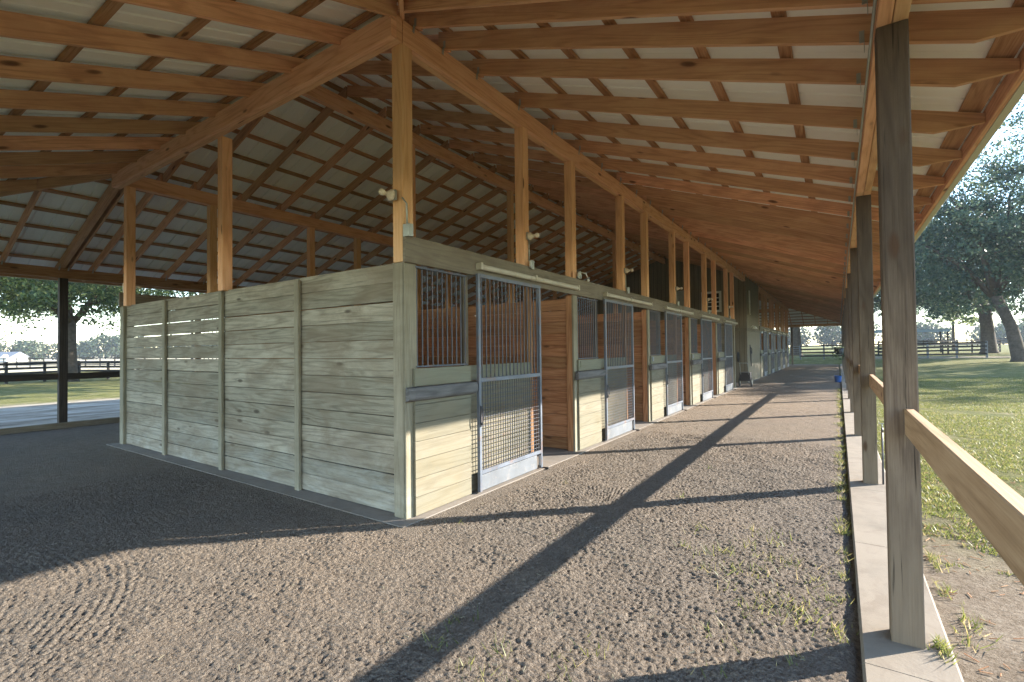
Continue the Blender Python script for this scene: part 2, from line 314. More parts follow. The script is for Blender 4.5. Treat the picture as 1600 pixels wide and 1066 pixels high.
def groundmat():
    m,t,N,L,P=newmat('ground_cover'); geo=N.new('ShaderNodeNewGeometry').outputs['Position']
    sp=N.new('ShaderNodeSeparateXYZ'); L.new(geo,sp.inputs[0]); X,Y=sp.outputs[0],sp.outputs[1]
    g2=mapping(N,L,geo,(1,1,.2))
    big=noise(N,L,g2,.16,5,.6); mid=noise(N,L,g2,1.5,6,.7); fine=noise(N,L,g2,22,6,.75); ff=noise(N,L,g2,110,4,.7)
    gf=mth(N,L,'ADD',mth(N,L,'MULTIPLY',fine,.5),mth(N,L,'ADD',mth(N,L,'MULTIPLY',mid,.4),mth(N,L,'MULTIPLY',ff,.3)))
    gr=ramp(N,[(.42,(.045,.055,.016)),(.56,(.125,.135,.042)),(.68,(.24,.215,.09)),(.82,(.36,.30,.165))]); L.new(gf,gr.inputs[0])
    sr=ramp(N,[(.42,(.08,.055,.038)),(.58,(.27,.21,.155)),(.78,(.46,.39,.31))]); L.new(gf,sr.inputs[0])
    # bare sand: beside the right hand curb, and a drive along the left side
    def band(v,a,b,c,d):
        m1=N.new('ShaderNodeMapRange'); m1.interpolation_type='SMOOTHSTEP'; m1.inputs[1].default_value=a; m1.inputs[2].default_value=b; L.new(v,m1.inputs[0])
        m2=N.new('ShaderNodeMapRange'); m2.interpolation_type='SMOOTHSTEP'; m2.inputs[1].default_value=d; m2.inputs[2].default_value=c; L.new(v,m2.inputs[0])
        return mth(N,L,'MULTIPLY',m1.outputs[0],m2.outputs[0])
    n2=mth(N,L,'MULTIPLY_ADD',mid,3.0,-1.5); Xn=mth(N,L,'ADD',X,n2); Yn=mth(N,L,'ADD',Y,n2)
    b1=mth(N,L,'MULTIPLY',band(Xn,3,3.5,4.6,6.4),band(Yn,-9,-8,1.0,4.0))
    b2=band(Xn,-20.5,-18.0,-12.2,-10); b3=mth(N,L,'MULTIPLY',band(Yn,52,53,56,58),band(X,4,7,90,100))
    b4=mth(N,L,'MULTIPLY',band(Yn,18,20,26,30),band(X,5,9,60,80))
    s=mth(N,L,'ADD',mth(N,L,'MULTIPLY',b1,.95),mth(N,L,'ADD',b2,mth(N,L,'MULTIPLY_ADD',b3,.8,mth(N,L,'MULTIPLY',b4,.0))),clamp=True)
    patch=ramp(N,[(.58,(0,0,0)),(.68,(1,1,1))]); L.new(mid,patch.inputs[0])
    s=mth(N,L,'MAXIMUM',s,mth(N,L,'MULTIPLY',patch.outputs[0],.45))
    col=mixc(N,L,s,gr.outputs[0],sr.outputs[0])
    pal=ramp(N,[(.40,(.20,.16,.125)),(.55,(.50,.44,.37)),(.75,(.72,.66,.58))]); L.new(noise(N,L,mapping(N,L,geo,(1.6,.35,.2)),1.0,6,.7),pal.inputs[0])  # pale streaks paint dappled sun onto the sand of the left drive
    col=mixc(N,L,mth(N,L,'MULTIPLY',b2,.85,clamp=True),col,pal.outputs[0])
    far=band(X,-900,-400,-62,-56)
    dry=ramp(N,[(.35,(.42,.34,.21)),(.7,(.62,.54,.38))]); L.new(mth(N,L,'MULTIPLY_ADD',mid,.5,mth(N,L,'MULTIPLY',big,.5)),dry.inputs[0])
    col=mixc(N,L,far,col,dry.outputs[0])
    L.new(col,P.inputs['Base Color']); P.inputs['Roughness'].default_value=1; P.inputs['Specular IOR Level'].default_value=.1
    bp=N.new('ShaderNodeBump'); bp.inputs['Strength'].default_value=1.0; bp.inputs['Distance'].default_value=.05
    L.new(mth(N,L,'ADD',fine,mth(N,L,'MULTIPLY',ff,.5)),bp.inputs['Height']); L.new(bp.outputs[0],P.inputs['Normal']); return m
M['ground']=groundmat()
def leafmat(name,stops,trans=.35):
    m,t,N,L,P=newmat(name); at=N.new('ShaderNodeAttribute'); at.attribute_name='rnd'
    r=ramp(N,stops); L.new(at.outputs['Fac'],r.inputs[0]); L.new(r.outputs[0],P.inputs['Base Color'])
    P.inputs['Roughness'].default_value=.5; P.inputs['Specular IOR Level'].default_value=.35
    tr=N.new('ShaderNodeBsdfTranslucent'); hs=N.new('ShaderNodeHueSaturation'); hs.inputs['Value'].default_value=1.9; hs.inputs['Hue'].default_value=.48
    L.new(r.outputs[0],hs.inputs['Color']); L.new(hs.outputs[0],tr.inputs[0])
    mx=N.new('ShaderNodeMixShader'); mx.inputs[0].default_value=trans; L.new(P.outputs[0],mx.inputs[1]); L.new(tr.outputs[0],mx.inputs[2])
    L.new(mx.outputs[0],N['Material Output'].inputs[0]); return m
M['leaf']=leafmat('oak_leaves',[(0,(.03,.055,.03)),(.4,(.075,.12,.05)),(.75,(.19,.235,.085)),(1,(.36,.37,.16))])
M['leafblue']=leafmat('backlit_oak_leaves',[(0,(.016,.036,.026)),(.45,(.038,.068,.046)),(.8,(.085,.12,.065)),(1,(.20,.22,.12))],.3)  # same oak leaves, darker and bluer with backlit shade put into the colour
M['farleaf']=leafmat('far_leaves',[(0,(.022,.040,.022)),(.6,(.05,.075,.035)),(1,(.10,.10,.045))],.2)
M['grass']=leafmat('grass_blades',[(0,(.04,.06,.015)),(.45,(.10,.13,.03)),(.75,(.20,.20,.06)),(1,(.38,.31,.16))],.4)
M['bark']=plain('bark',(.085,.068,.052),.9,0,.45,5,.8,.2)
M['houseroof']=plain('house_roof',(.16,.17,.19),.7)

# ------------------------------------------------------------------ the terrain
def sstep(v,a,b):
    t=np.clip((v-a)/(b-a),0,1); return t*t*(3-2*t)
def gh(x,y):
    x=np.asarray(x,float); y=np.asarray(y,float)
    return .0118*np.clip(y-8,0,125)*np.maximum(sstep(x,4.4,13),sstep(y,48.5,54))*sstep(x,-75,-20)-.015
def grid_mesh(name,xs,ys,zf,mat,kind='structure',uvw=False):
    X,Y=np.meshgrid(xs,ys); Z=zf(X,Y) if callable(zf) else zf
    nx,ny=len(xs),len(ys); me=bpy.data.meshes.new(name)
    v=np.stack([X,Y,Z],-1).reshape(-1,3).astype(np.float32)
    me.vertices.add(len(v)); me.vertices.foreach_set('co',v.ravel())
    i=np.arange((ny-1)*(nx-1)); a=(i//(nx-1))*nx+i%(nx-1); q=np.stack([a,a+1,a+nx+1,a+nx],-1).astype(np.int32)
    me.loops.add(q.size); me.loops.foreach_set('vertex_index',q.ravel())
    me.polygons.add(len(q)); me.polygons.foreach_set('loop_start',np.arange(len(q),dtype=np.int32)*4)
    me.polygons.foreach_set('use_smooth',np.ones(len(q),bool))
    me.materials.append(mat); me.update(calc_edges=True)
    o=bpy.data.objects.new(name,me); COL.objects.link(o); o['kind']=kind; return o
def axis_pts(fine0,fine1,step,out):
    a=list(np.arange(fine0,fine1+1e-6,step)); s=step; x=a[-1]
    while x<out: s*=1.22; x+=s; a.append(x)
    s=step; x=a[0]
    while x>-out: s*=1.22; x-=s; a.insert(0,x)
    return np.array(a)
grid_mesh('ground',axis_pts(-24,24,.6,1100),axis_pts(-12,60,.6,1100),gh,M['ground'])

def field(nx,ny,step,scale,seed,aniso=1.0):
    """smooth random field with feature size 'scale' metres"""
    rs=np.random.RandomState(seed); f=np.fft.rfft2(rs.randn(ny,nx))
    ky=np.fft.fftfreq(ny,step)[:,None]; kx=np.fft.rfftfreq(nx,step)[None,:]
    k=np.sqrt(kx**2+(ky*aniso)**2); k0=1/scale
    f*=np.exp(-(k/k0)**2*.9); f[0,0]=0
    h=np.fft.irfft2(f,s=(ny,nx)); return h/h.std()
def floor():
    st=.0095; xs=np.arange(-4.6,3.601,st); ys=np.arange(-2.9,6.6,st); nx,ny=len(xs),len(ys)
    X,Y=np.meshgrid(xs,ys)
    clod=np.maximum(field(nx,ny,st,.05,1),-1.2); fine=np.minimum(field(nx,ny,st,.0215,2),1.0); wide=field(nx,ny,st,.45,3)
    h=.0012*clod+.0044*fine+.0035*wide
    m=np.clip(field(nx,ny,st,.9,4)*.12+1,.8,1.25); h*=m
    # comb marks left by a drag, sweeping in shallow arcs
    def comb(cx,cy,R,r0,r1,a0,a1,pitch,amp):
        dx,dy=X-cx,Y-cy; r=np.hypot(dx,dy); a=np.degrees(np.arctan2(dy,dx))
        mk=sstep(r,r0,r0+.12)*(1-sstep(r,r1-.12,r1))*sstep(a,a0,a0+6)*(1-sstep(a,a1-6,a1))
        mk*=np.clip(field(nx,ny,st,.3,int(abs(cx*13+cy*7))+5)*.6+.75,0,1)
        ph=a*math.pi/180*R/pitch if pitch>0 else r/(-pitch)
        return mk*amp*(np.sin(2*math.pi*ph)*.5)
    h+=comb(3.8,5.2,2.6,2.1,2.9,150,260,.055,.009)
    h+=comb(-4.4,-1.2,2.2,1.9,2.7,-70,50,.06,.0045)+comb(-1.6,-4.2,2.2,1.6,2.5,40,110,-.055,.008)
    h+=comb(1.6,1.0,1.2,.55,1.25,60,200,.05,.009)+comb(.2,6.5,4.5,3.3,4.2,255,330,-.055,.008)
    e=sstep(X,-4.6,-4.2)*(1-sstep(Y,6.1,6.55))*sstep(Y,-2.9,-2.7)
    e2=1-.75*((X<.35)&(Y>-.3)&(X>-7.6))
    Z=h*e*e2+.004
    # a lip of dirt kicked against the stall slab, and the sunken edge beside the curb
    Z+=.0*X; Z-=.03*sstep(X+.03*np.sin(Y*7.3)*np.sin(Y*2.1+1),3.53,3.60)
    # under the stall block and slab keep the dirt low
    ins=(X<.10)&(Y>-.15); Z=np.where(ins,-.012,Z)
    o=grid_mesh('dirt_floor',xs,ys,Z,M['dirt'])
    # the rest of the aisle, coarser
    def rest(name,x0,x1,y0,y1,s):
        xx=np.linspace(x0,x1,int((x1-x0)/s)+2); yy=np.linspace(y0,y1,int((y1-y0)/s)+2)
        def zf(A,B):
            r=np.random.RandomState(3).randn(*A.shape)*.005
            r[0,:]=r[-1,:]=r[:,0]=r[:,-1]=0
            return .004+r-.03*sstep(A,3.53,3.6)
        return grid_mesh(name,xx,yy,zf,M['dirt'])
    rest('dirt_floor_far',.1,3.6,6.57,26.0,.045); rest('dirt_floor_end',.1,3.6,25.99,49.0,.15); rest('dirt_floor_left',-11.05,-4.59,-3.9,-.14,.12); rest('dirt_floor_near',-4.6,3.6,-3.95,-2.89,.1)
    rest('dirt_floor_side',-11.05,-7.59,-.16,48.6,.25)
    rest('dirt_floor_stalls',-7.6,.1,-.1,49,.5)
floor()
mb=MB(); y=-3.95
while y<48.2:
    L_=1.83; mb.box(3.60,4.0,y,y+L_-.006,-.2,.048,ch=.012); y+=L_
mb.build('curb',M['curb'],kind='structure')
mb=MB(); y=-3.95
while y<48.2: mb.box(-11.45,-11.05,y,y+1.824,-.2,.06,ch=.012); y+=1.83
mb.build('curb',M['curb'],kind='structure')
mb=MB()
for a,b in ((-.16,18.6),(21.2,44.2)): mb.box(-7.62,.13,a,b,-.1,.012,ch=.004)
mb.build('slab',M['slab'],kind='structure')

# ------------------------------------------------------------------ the barn
W=7.46; ST=3.66; YE=44.0; SLP=.35; ZB=4.97
barn=empty('horse_barn',(0,0,0),'long open-sided wooden horse barn with a metal roof, board stalls and sliding grille doors','barn')
roof_mb=MB()
def strip_plane(org,ax,dn,t0,t1,startf,endd,zoff):
    """ribbed sheet: ax runs along the eave, dn down the slope"""
    org=Vector(org); ax=Vector(ax); dn=Vector(dn); prof=[]; t=t0
    while t<t1:
        for a,h in ((0,0),(.10,0),(.108,.003),(.12,.003),(.128,0),(.262,0),(.275,.026),(.292,.026),(.305,0)):
            if t+a<=t1: prof.append((t+a,h))
        t+=.305
    prof.append((t1,0)); rows=[]
    for t,h in prof:
        s0=startf(t); k=len(roof_mb.v)
        for s in (s0,endd):
            P=org+ax*t+dn*s; roof_mb.v.append((P.x,P.y,ZB+zoff-SLP*s+h))
        rows.append((k,t,s0))
    for (a,ta,sa),(b,tb,sb) in zip(rows,rows[1:]):
        if tb-ta<1e-6: continue
        roof_mb.face([a,b,b+1,a+1],[(ta,sa),(tb,sb),(tb,endd),(ta,endd)],.5)
ZO=.252
# right slope (s = X), left slope (s = -W-X), front and rear lean-tos
fR=lambda t: -W/2 if 0<=t<=YE else (-t if t<0 else t-YE)
strip_plane((0,0,0),(0,1,0),(1,0,0),-4.69,YE+4.69,fR,4.69,ZO)
strip_plane((-W,0,0),(0,1,0),(-1,0,0),-4.69,YE+4.69,fR,4.69,ZO)
fF=lambda t: -.11 if -W+.1<=t<=-.1 else (0 if -W<=t<=0 else (t if t>0 else -W-t))
strip_plane((0,0,0),(1,0,0),(0,-1,0),-W-4.69,4.69,fF,4.69,ZO)
strip_plane((0,YE,0),(1,0,0),(0,1,0),-W-4.69,4.69,fF,4.69,ZO)
# ridge cap
for sgn in (1,-1): roof_mb.poly([(-W/2,-.05,ZB+ZO+SLP*W/2+.05),(-W/2+sgn*.2,-.05,ZB+ZO+SLP*W/2-.02),(-W/2+sgn*.2,YE+.05,ZB+ZO+SLP*W/2-.02),(-W/2,YE+.05,ZB+ZO+SLP*W/2+.05)])
for (x0,y0,sx,sy) in ((0,0,1,-1),(-W,0,-1,-1),(0,YE,1,1),(-W,YE,-1,1)):   # hip caps
    q=4.69
    for ex,ey in ((.16,0),(0,.16)):
        A=Vector((x0-sx*.02,y0-sy*.02,ZB+ZO+.045)); B=Vector((x0+sx*q,y0+sy*q,ZB+ZO+.045-SLP*q)); dx,dy=(-sx*ex,-sy*ey)
        o2=Vector((dx,dy,-.015)); roof_mb.poly([A,B,B+o2,A+o2],rn=.5)
roof=roof_mb.build('roof',M['sheet'],barn)
# gable ends between the lean-to and the main roof
for yy in (.078,YE-.09):
    g=MB(); g.extrude([(-W+.02,ZB+.225),(-.02,ZB+.225),(-W/2,ZB+SLP*W/2+.20)],(0,yy,0),(1,0,0),(0,.012,0)); g.build('gable_panel',M['sheet'],barn)

# purlins
xs_p=[-3.55,-2.98,-2.36,-1.74,-1.12,-.5,.02,.63,1.26,1.92,2.57,3.22,3.86,4.488]
nrm=1/math.sqrt(1+SLP*SLP)
for s in xs_p:
    z=ZB-SLP*s+.205+.022
    ext=max(0,s)
    for org,dn in ((0,1),(-W,-1)):
        b=MB(); X=org+dn*s; segs=[(-ext,0,)] if False else None
        y0,y1=-ext,YE+ext
        if s<0: y0,y1=.07,YE-.07
        b.timber((X,y0,z),(X,y1,z),.089 if s<4 else .145,.037,up=(dn*SLP,0,1),ch=.002); b.build('purlin',M['purlin'],roof)
    if s>0:
        for y_,dn in ((-s,-1),(YE+s,1)):
            b=MB(); b.timber((-W-s,y_,z),(s,y_,z),.089 if s<4 else .145,.037,up=(0,dn*SLP,1),ch=.002); b.build('purlin',M['purlin'],roof)

# rafters
raf=[]   # (visibility weight, mesh builder)
def tie(b,P,d,t):
    d=Vector(d); P=Vector(P); tv=Vector(t).normalized()
    b.timber(P+d*.02-tv*.004+Vector((0,0,.0)),P+d*.02-tv*.004+Vector((0,0,.08)),.028,.003,up=tuple(tv),ch=.001,mi=1,rn=.3)
    b.timber(P+d*.008-tv*.02+Vector((0,0,-.07)),P+d*.008-tv*.004+Vector((0,0,.01)),.028,.003,up=tuple(d),ch=.001,mi=1,rn=.3)
def rafter(org,d,t,s0,s1,tail=True,dep=.19,tied=True,wgt=1,plate=True):
    """bottom line z=ZB-SLP*s from s0 to s1 along d"""
    b=MB(); zb=lambda s: -SLP*s
    if tail: pr=[(s0,zb(s0)),(4.25,zb(4.25)),(4.57,zb(4.25)+.004),(4.57,zb(4.57)+dep),(s0,zb(s0)+dep)]
    else: pr=[(s0,zb(s0)),(s1,zb(s1)),(s1,zb(s1)+dep),(s0,zb(s0)+dep)]
    o=Vector(org)+Vector((0,0,ZB)); b.extrude(pr,o,d,t)
    if tied and s0<=0: tie(b,Vector(org)+Vector((0,0,ZB)),d,t)
    if tail and plate: tie(b,Vector(org)+Vector(d)*3.72+Vector((0,0,zb(3.72)+ZB)),tuple(-x for x in d),t)
    raf.append((wgt,b))
ry=[.16,.60]+[1.20+.915*k for k in range(48) if 1.20+.915*k<YE-.2]
T=.038
for k,y in enumerate(ry):
    rafter((0,y,0),(1,0,0),(0,T,0),-.07,0,wgt=100-y)
    rafter((-W,y,0),(-1,0,0),(0,T,0),-.07,0,wgt=60-y*2.2,dep=.19)
    yu=y+.045
    rafter((0,yu,0),(1,0,0),(0,T,0),-W/2+.025,.04,tail=False,tied=False,wgt=62-y*1.2)
    rafter((-W,yu,0),(-1,0,0),(0,T,0),-W/2+.025,.04,tail=False,tied=False,wgt=50-y*2)
# front lean-to
rafter((0,-.115,0),(1,0,0),(0,T,0),.06,0,wgt=100)
rafter((.0-.04,0,0),(0,-1,0),(T,0,0),.07,0,wgt=100)
for k in range(1,9):
    rafter((-.915*k+.10,0,0),(0,-1,0),(T,0,0),-.07,0,wgt=100)
rafter((-W,-.0,0),(-1,0,0),(0,T*2.6,0),-.07,0,wgt=70)
for k in range(1,5):
    q=.915*k
    rafter((0,-q,0),(1,0,0),(0,T,0),q+.05,0,wgt=90,tied=False); rafter((q,0,0),(0,-1,0),(T,0,0),q+.05,0,wgt=40,tied=False)
    rafter((-W,-q,0),(-1,0,0),(0,T,0),q+.05,0,wgt=80,tied=False); rafter((-W-q,0,0),(0,-1,0),(T,0,0),q+.05,0,wgt=70,tied=False)
    rafter((0,YE+q,0),(1,0,0),(0,T,0),q+.05,0,wgt=30,tied=False); rafter((q,YE,0),(0,1,0),(T,0,0),q+.05,0,wgt=41,tied=False)
for k in range(0,9): rafter((-.915*k-.05,YE,0),(0,1,0),(T,0,0),-.07,0,wgt=8,tied=False)
raf.sort(key=lambda a:-a[0])
rest=MB()
for i,(wg,b) in enumerate(raf):
    if i<100: b.build('rafter',[M['rafter'],M['galv']],roof)
    else:
        n=len(rest.v); rest.v+=b.v; rest.f+=[[q+n for q in f] for f in b.f]; rest.uv+=b.uv; rest.rn+=b.rn; rest.mi+=b.mi; rest.sm+=b.sm
rest.build('rafter',[M['rafter'],M['galv']],roof,kind='stuff')
for (x0,y0,sx,sy) in ((0,0,1,-1),(-W,0,-1,-1),(0,YE,1,1),(-W,YE,-1,1)):
    b=MB(); q=4.6; b.timber((x0,y0,ZB+.10),(x0+sx*q,y0+sy*q,ZB+.10-SLP*q),.04,.2,ch=.003); b.build('hip_rafter',M['rafter'],roof)

# beams
def beam(a,b_,w=.14,z0=4.72,z1=4.966,mat='pine'):
    m=MB(); a=Vector(a); b_=Vector(b_); n=max(1,round((b_-a).length/7.32)); d=(b_-a)/n
    for k in range(n):
        p=a+d*k+d.normalized()*.003; q=a+d*(k+1)-d.normalized()*.003; h=z1-z0; sd=d.normalized().cross(Vector((0,0,1)))
        for s in (-1,1): m.timber(p+sd*s*(w/4+.001)+Vector((0,0,z0+h/2)),q+sd*s*(w/4+.001)+Vector((0,0,z0+h/2)),w/2-.002,h+random.uniform(-.004,.0),ch=.004)
    return m.build('beam',M[mat],barn)
beam((-.07,.0,0),(-.07,21.3,0)); beam((-.07,25.7,0),(-.07,YE,0))
beam((-W+.25,.0,0),(-W+.25,21.3,0)); beam((-W+.25,25.7,0),(-W+.25,YE,0))
beam((0,-.075,0),(-W,-.075,0)); beam((.0,YE+.075,0),(-W,YE+.075,0))
beam((-W/2,.13,0),(-W/2,YE-.1,0),.10,5.93,6.19)
PX=3.81   # centre of the outer posts
PZ0,PZ1=3.425,3.655
beam((PX,-PX-.07,0),(PX,YE+PX+.07,0),.14,PZ0,PZ1); beam((-W-PX,-PX-.07,0),(-W-PX,YE+PX+.07,0),.14,PZ0,PZ1,'inside')
beam((-W-PX+.07,-PX,0),(PX-.07,-PX,0),.14,PZ0,PZ1); beam((-W-PX+.07,YE+PX,0),(PX-.07,YE+PX,0),.14,PZ0,PZ1)
# conduit along the inner edge of the right hand plate
m=MB(); m.tube([(PX-.085,y_,3.45+.004*math.sin(y_*2.1)) for y_ in np.arange(-3.6,20,1.2)],.009,6); m.build('conduit',M['galv'],barn)
# fascia and eave trim
def ring(x0,x1,y0,y1,th,z0,z1,mat,name):
    m=MB(); m.box(x1,x1+th,y0,y1,z0,z1); m.build(name,mat,roof)
    m=MB(); m.box(x0-th,x0,y0,y1,z0,z1); m.build(name,mat,roof)
    m=MB(); m.box(x0-th,x1+th,y0-th,y0-.001,z0,z1); m.build(name,mat,roof)
    m=MB(); m.box(x0-th,x1+th,y1+.001,y1+th,z0,z1); m.build(name,mat,roof)
zf=ZB-SLP*4.57
ring(-W-4.574,4.574,-4.574,YE+4.574,.038,zf+.085,zf+.235,M['rafter'],'fascia_board')
ring(-W-4.614,4.614,-4.614,YE+4.614,.062,zf+.083,zf+.25,M['fascia'],'eave_trim')

# posts
def post(x,y,z0,z1,w=.14,mat='post',name='post',lean=(0,0)):
    m=MB(); m.timber((x+lean[0],y+lean[1],z0),(x,y,z1),w,w,up=(0,1,0),ch=.006); return m.build(name,M[mat],barn)
HW=2.54
for bl0,n in ((0,5),(25.7,5)):
    for k in range(n+1):
        y=bl0+ST*k+.07 if k<n else bl0+ST*n-.07
        if bl0==0 and k==0: continue
        post(-.07,y,2.80,4.719)
        post(-W+.25,y,HW,4.719)
        post(-W/2,y,2.46,5.929) if not(k==n) else None
    for k in range(n):
        post(-.07,bl0+ST*k+2.27,2.80,4.719); post(-W+.25,bl0+ST*k+1.46,HW,4.719)
# corner post, spliced above the wall, with its thinner upper tongue
post(-.078,.062,HW+.003,4.719,.145); m=MB(); m.box(-.172,-.085,.02,.09,4.97,5.15); m.build('post',M['post'],barn)
post(-W/2+.06,.05,HW,4.719); m=MB(); m.box(-W/2-.01,-W/2+.12,.0,.05,4.966,5.93); m.build('post',M['post'],barn)
post(-W+.26,.05,HW,4.719)
post(-W+.26,YE-.05,HW,4.719); 
# weathered outer posts
yo=[-3.66]+[ST*k for k in range(0,13)]
for k,y in enumerate(yo):
    yy=y+.075 if y>=0 else y-.07
    post(PX+(.0),yy,.0485,PZ0-.001,.142,'oldpost','post')
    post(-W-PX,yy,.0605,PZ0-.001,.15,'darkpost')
for x in (0,-3.73,-W,): post(x,-PX-.0,.0,PZ0-.001,.15,'oldpost'); post(x,YE+PX,.0,PZ0-.001,.15,'oldpost')
# rails between the outer posts
for side,xr in ((1,PX+.03),(-1,-W-PX-.03)):
    ys=[y_+.075 if y_>=0 else y_-.07 for y_ in yo]
    for a,b_ in zip(ys,ys[1:]):
        if (side<0 and a>22) or (side>0 and 18<a<20): continue
        m=MB(); zr=1.255 if side>0 else 1.17
        m.timber((xr,a+.073,zr+random.uniform(-.012,.012)),(xr,b_-.073,zr+random.uniform(-.012,.012)),.042,.14 if side>0 else .15,ch=.004)
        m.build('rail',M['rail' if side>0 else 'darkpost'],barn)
m=MB(); m.box(-11.05,-11.01,-3.7,40,0,.13); m.build('base_board',M['header'],barn)

# ---- end wall of horizontal boards
def end_wall(yf,sg):
    bw=HW/13; edges=[-.17,-1.86,-3.73,-5.62,-W+.06]
    m=MB(); m.box(-.001,-.172,yf,yf+sg*.14,0,1) if False else None
    wl=MB()
    for p in range(4):
        x1,x0=edges[p],edges[p+1]
        for k in range(13):
            z0=.02+k*bw; gap=.003
            z1=z0+bw-gap-random.choice((.001,.002,.003,.006))
            dz=random.uniform(-.002,.002); j=random.uniform(0,.006)
            if p>=2 and k in (4,6,7,8,9,10): z1-=.005 if k!=4 else .003
            y0=yf-sg*(.0+j) ; y1=yf+sg*.036
            wl.timber((x0+.001,(y0+y1)/2,(z0+z1)/2+dz),(x1-.001,(y0+y1)/2,(z0+z1)/2+dz+(random.uniform(-.003,.003) if p<2 else 0)),abs(y1-y0),z1-z0,ch=.003)
    wall=wl.build('end_wall',M['board'],barn)
    for x in edges[1:4]:
        b=MB(); yy=yf-sg*.030; b.box(x-.045,x+.045,min(yy-.021,yy+.021),max(yy-.021,yy+.021),.0,HW-.01,ch=.006); b.build('batten',M['trim'],wall)
    for k,x in enumerate((-.0875,-W+.04)):
        b=MB(); b.box(x-.0855,x+.0855,min(yf-sg*.055,yf+sg*.115),max(yf-sg*.055,yf+sg*.115),0,HW,ch=.007); b.build('corner_post',M['trim'],wall)
    return wall
end_wall(.055,1)
for yw in (18.25,25.75,YE-.05):
    m=MB()
    for k in range(13): m.box(-W+.12,-.16,yw,yw+.035,.02+k*.195,.02+k*.195+.191)
    m.build('partition',M['board'],barn)

# ---- stall interior walls
def partition(y):
    m=MB()
    for k in range(13): m.box(-W/2+.05,-.150,y-.018+random.uniform(0,.004),y+.02,.02+k*.19,.02+k*.19+.184,ch=.004)
    m.build('partition',M['inside'],barn)
    m=MB()
    for k in range(13): m.box(-W+.16,-W/2-.05,y-.018,y+.02,.02+k*.19,.02+k*.19+.184,ch=.004)
    m.build('partition',M['inside'],barn)
for b0,n in ((0,5),(25.7,5)):
    for k in range(1,n): partition(b0+ST*k+.07)
    m=MB()
    for k in range(13): 
        for j in range(n): m.box(-W/2-.02,-W/2+.02,b0+ST*j+.1,b0+ST*(j+1)+.06,.02+k*.19,.02+k*.19+.184,ch=.004)
    m.build('partition',M['inside'],barn)
# lining of the end wall inside the first stalls
m=MB()
for k in range(9): m.box(-W/2+.05,-.18,.115,.14,.02+k*.19,.02+k*.19+.186,ch=.003)
m.build('lining',M['inside'],barn)

# ---- one stall front and its door (front faces +X, Y from 0 to ST)
def make_front():
    m=MB(); bw=1.465/8
    for k in range(8):                       # low boards, raised in front of the pillar
        z0=.02+k*bw; m.box(.004,.034,.10,.985-random.uniform(0,.012),z0,z0+bw-.004,ch=.003)
        m.box(-.055,-.02,1.02,2.36,z0,z0+bw-.003-(.003 if k%3==0 else 0),ch=.003)
    fr=m.build('stall_front',M['front'],barn)
    m=MB(); m.box(-.034,.0,.0,.145,0,2.528,ch=.004); m.build('pillar',M['trim'],fr)
    m=MB(); m.box(-.14,-.036,.004,.141,0,2.528,ch=.004); m.build('stud',M['inside'],fr)
    m=MB(); m.box(-.10,-.03,2.34,2.44,0,2.528,ch=.004); m.build('stud',M['inside'],fr)
    m=MB(); m.box(-.12,-.06,.975,1.06,0,2.528,ch=.004); m.build('stud',M['header'],fr)
    g=MB()
    for k in range(11):
        y=.185+k*.0765; g.tube([(-.02,y,1.50),(-.02,y,2.50)],.0085,6,cap=False)
    g.box(-.04,.0,.150,.965,1.488,1.508,ch=.002); g.box(-.04,.0,.150,.965,2.500,2.524,ch=.002); g.build('grille',M['bar'],fr)
    b=MB(); pr=[(.035,1.155),(.105,1.175),(.118,1.20),(.118,1.27),(.105,1.295),(.035,1.30)]
    n=len(pr); base=len(b.v); u0=3
    ysec=[(-.03,.72),(.02,1),(.99,1),(1.03,.75)]
    for y,s in ysec:
        for x,z in pr: b.v.append((.035+(x-.035)*s,y,1.23+(z-1.23)*(.8+.2*s)))
    for k in range(3):
        for i in range(n):
            j=(i+1)%n; q=base+k*n; b.face([q+i,q+n+i,q+n+j,q+j],[(u0+ysec[k][0],i*.05),(u0+ysec[k+1][0],i*.05),(u0+ysec[k+1][0],i*.05+.05),(u0+ysec[k][0],i*.05+.05)],.4)
    b.face([base+i for i in range(n)],[(0,i*.03) for i in range(n)],.4); b.face([base+3*n+i for i in range(n-1,-1,-1)],[(0,i*.03) for i in range(n)],.4)
    b.build('bumper_rail',M['bumper'],fr)
    return fr
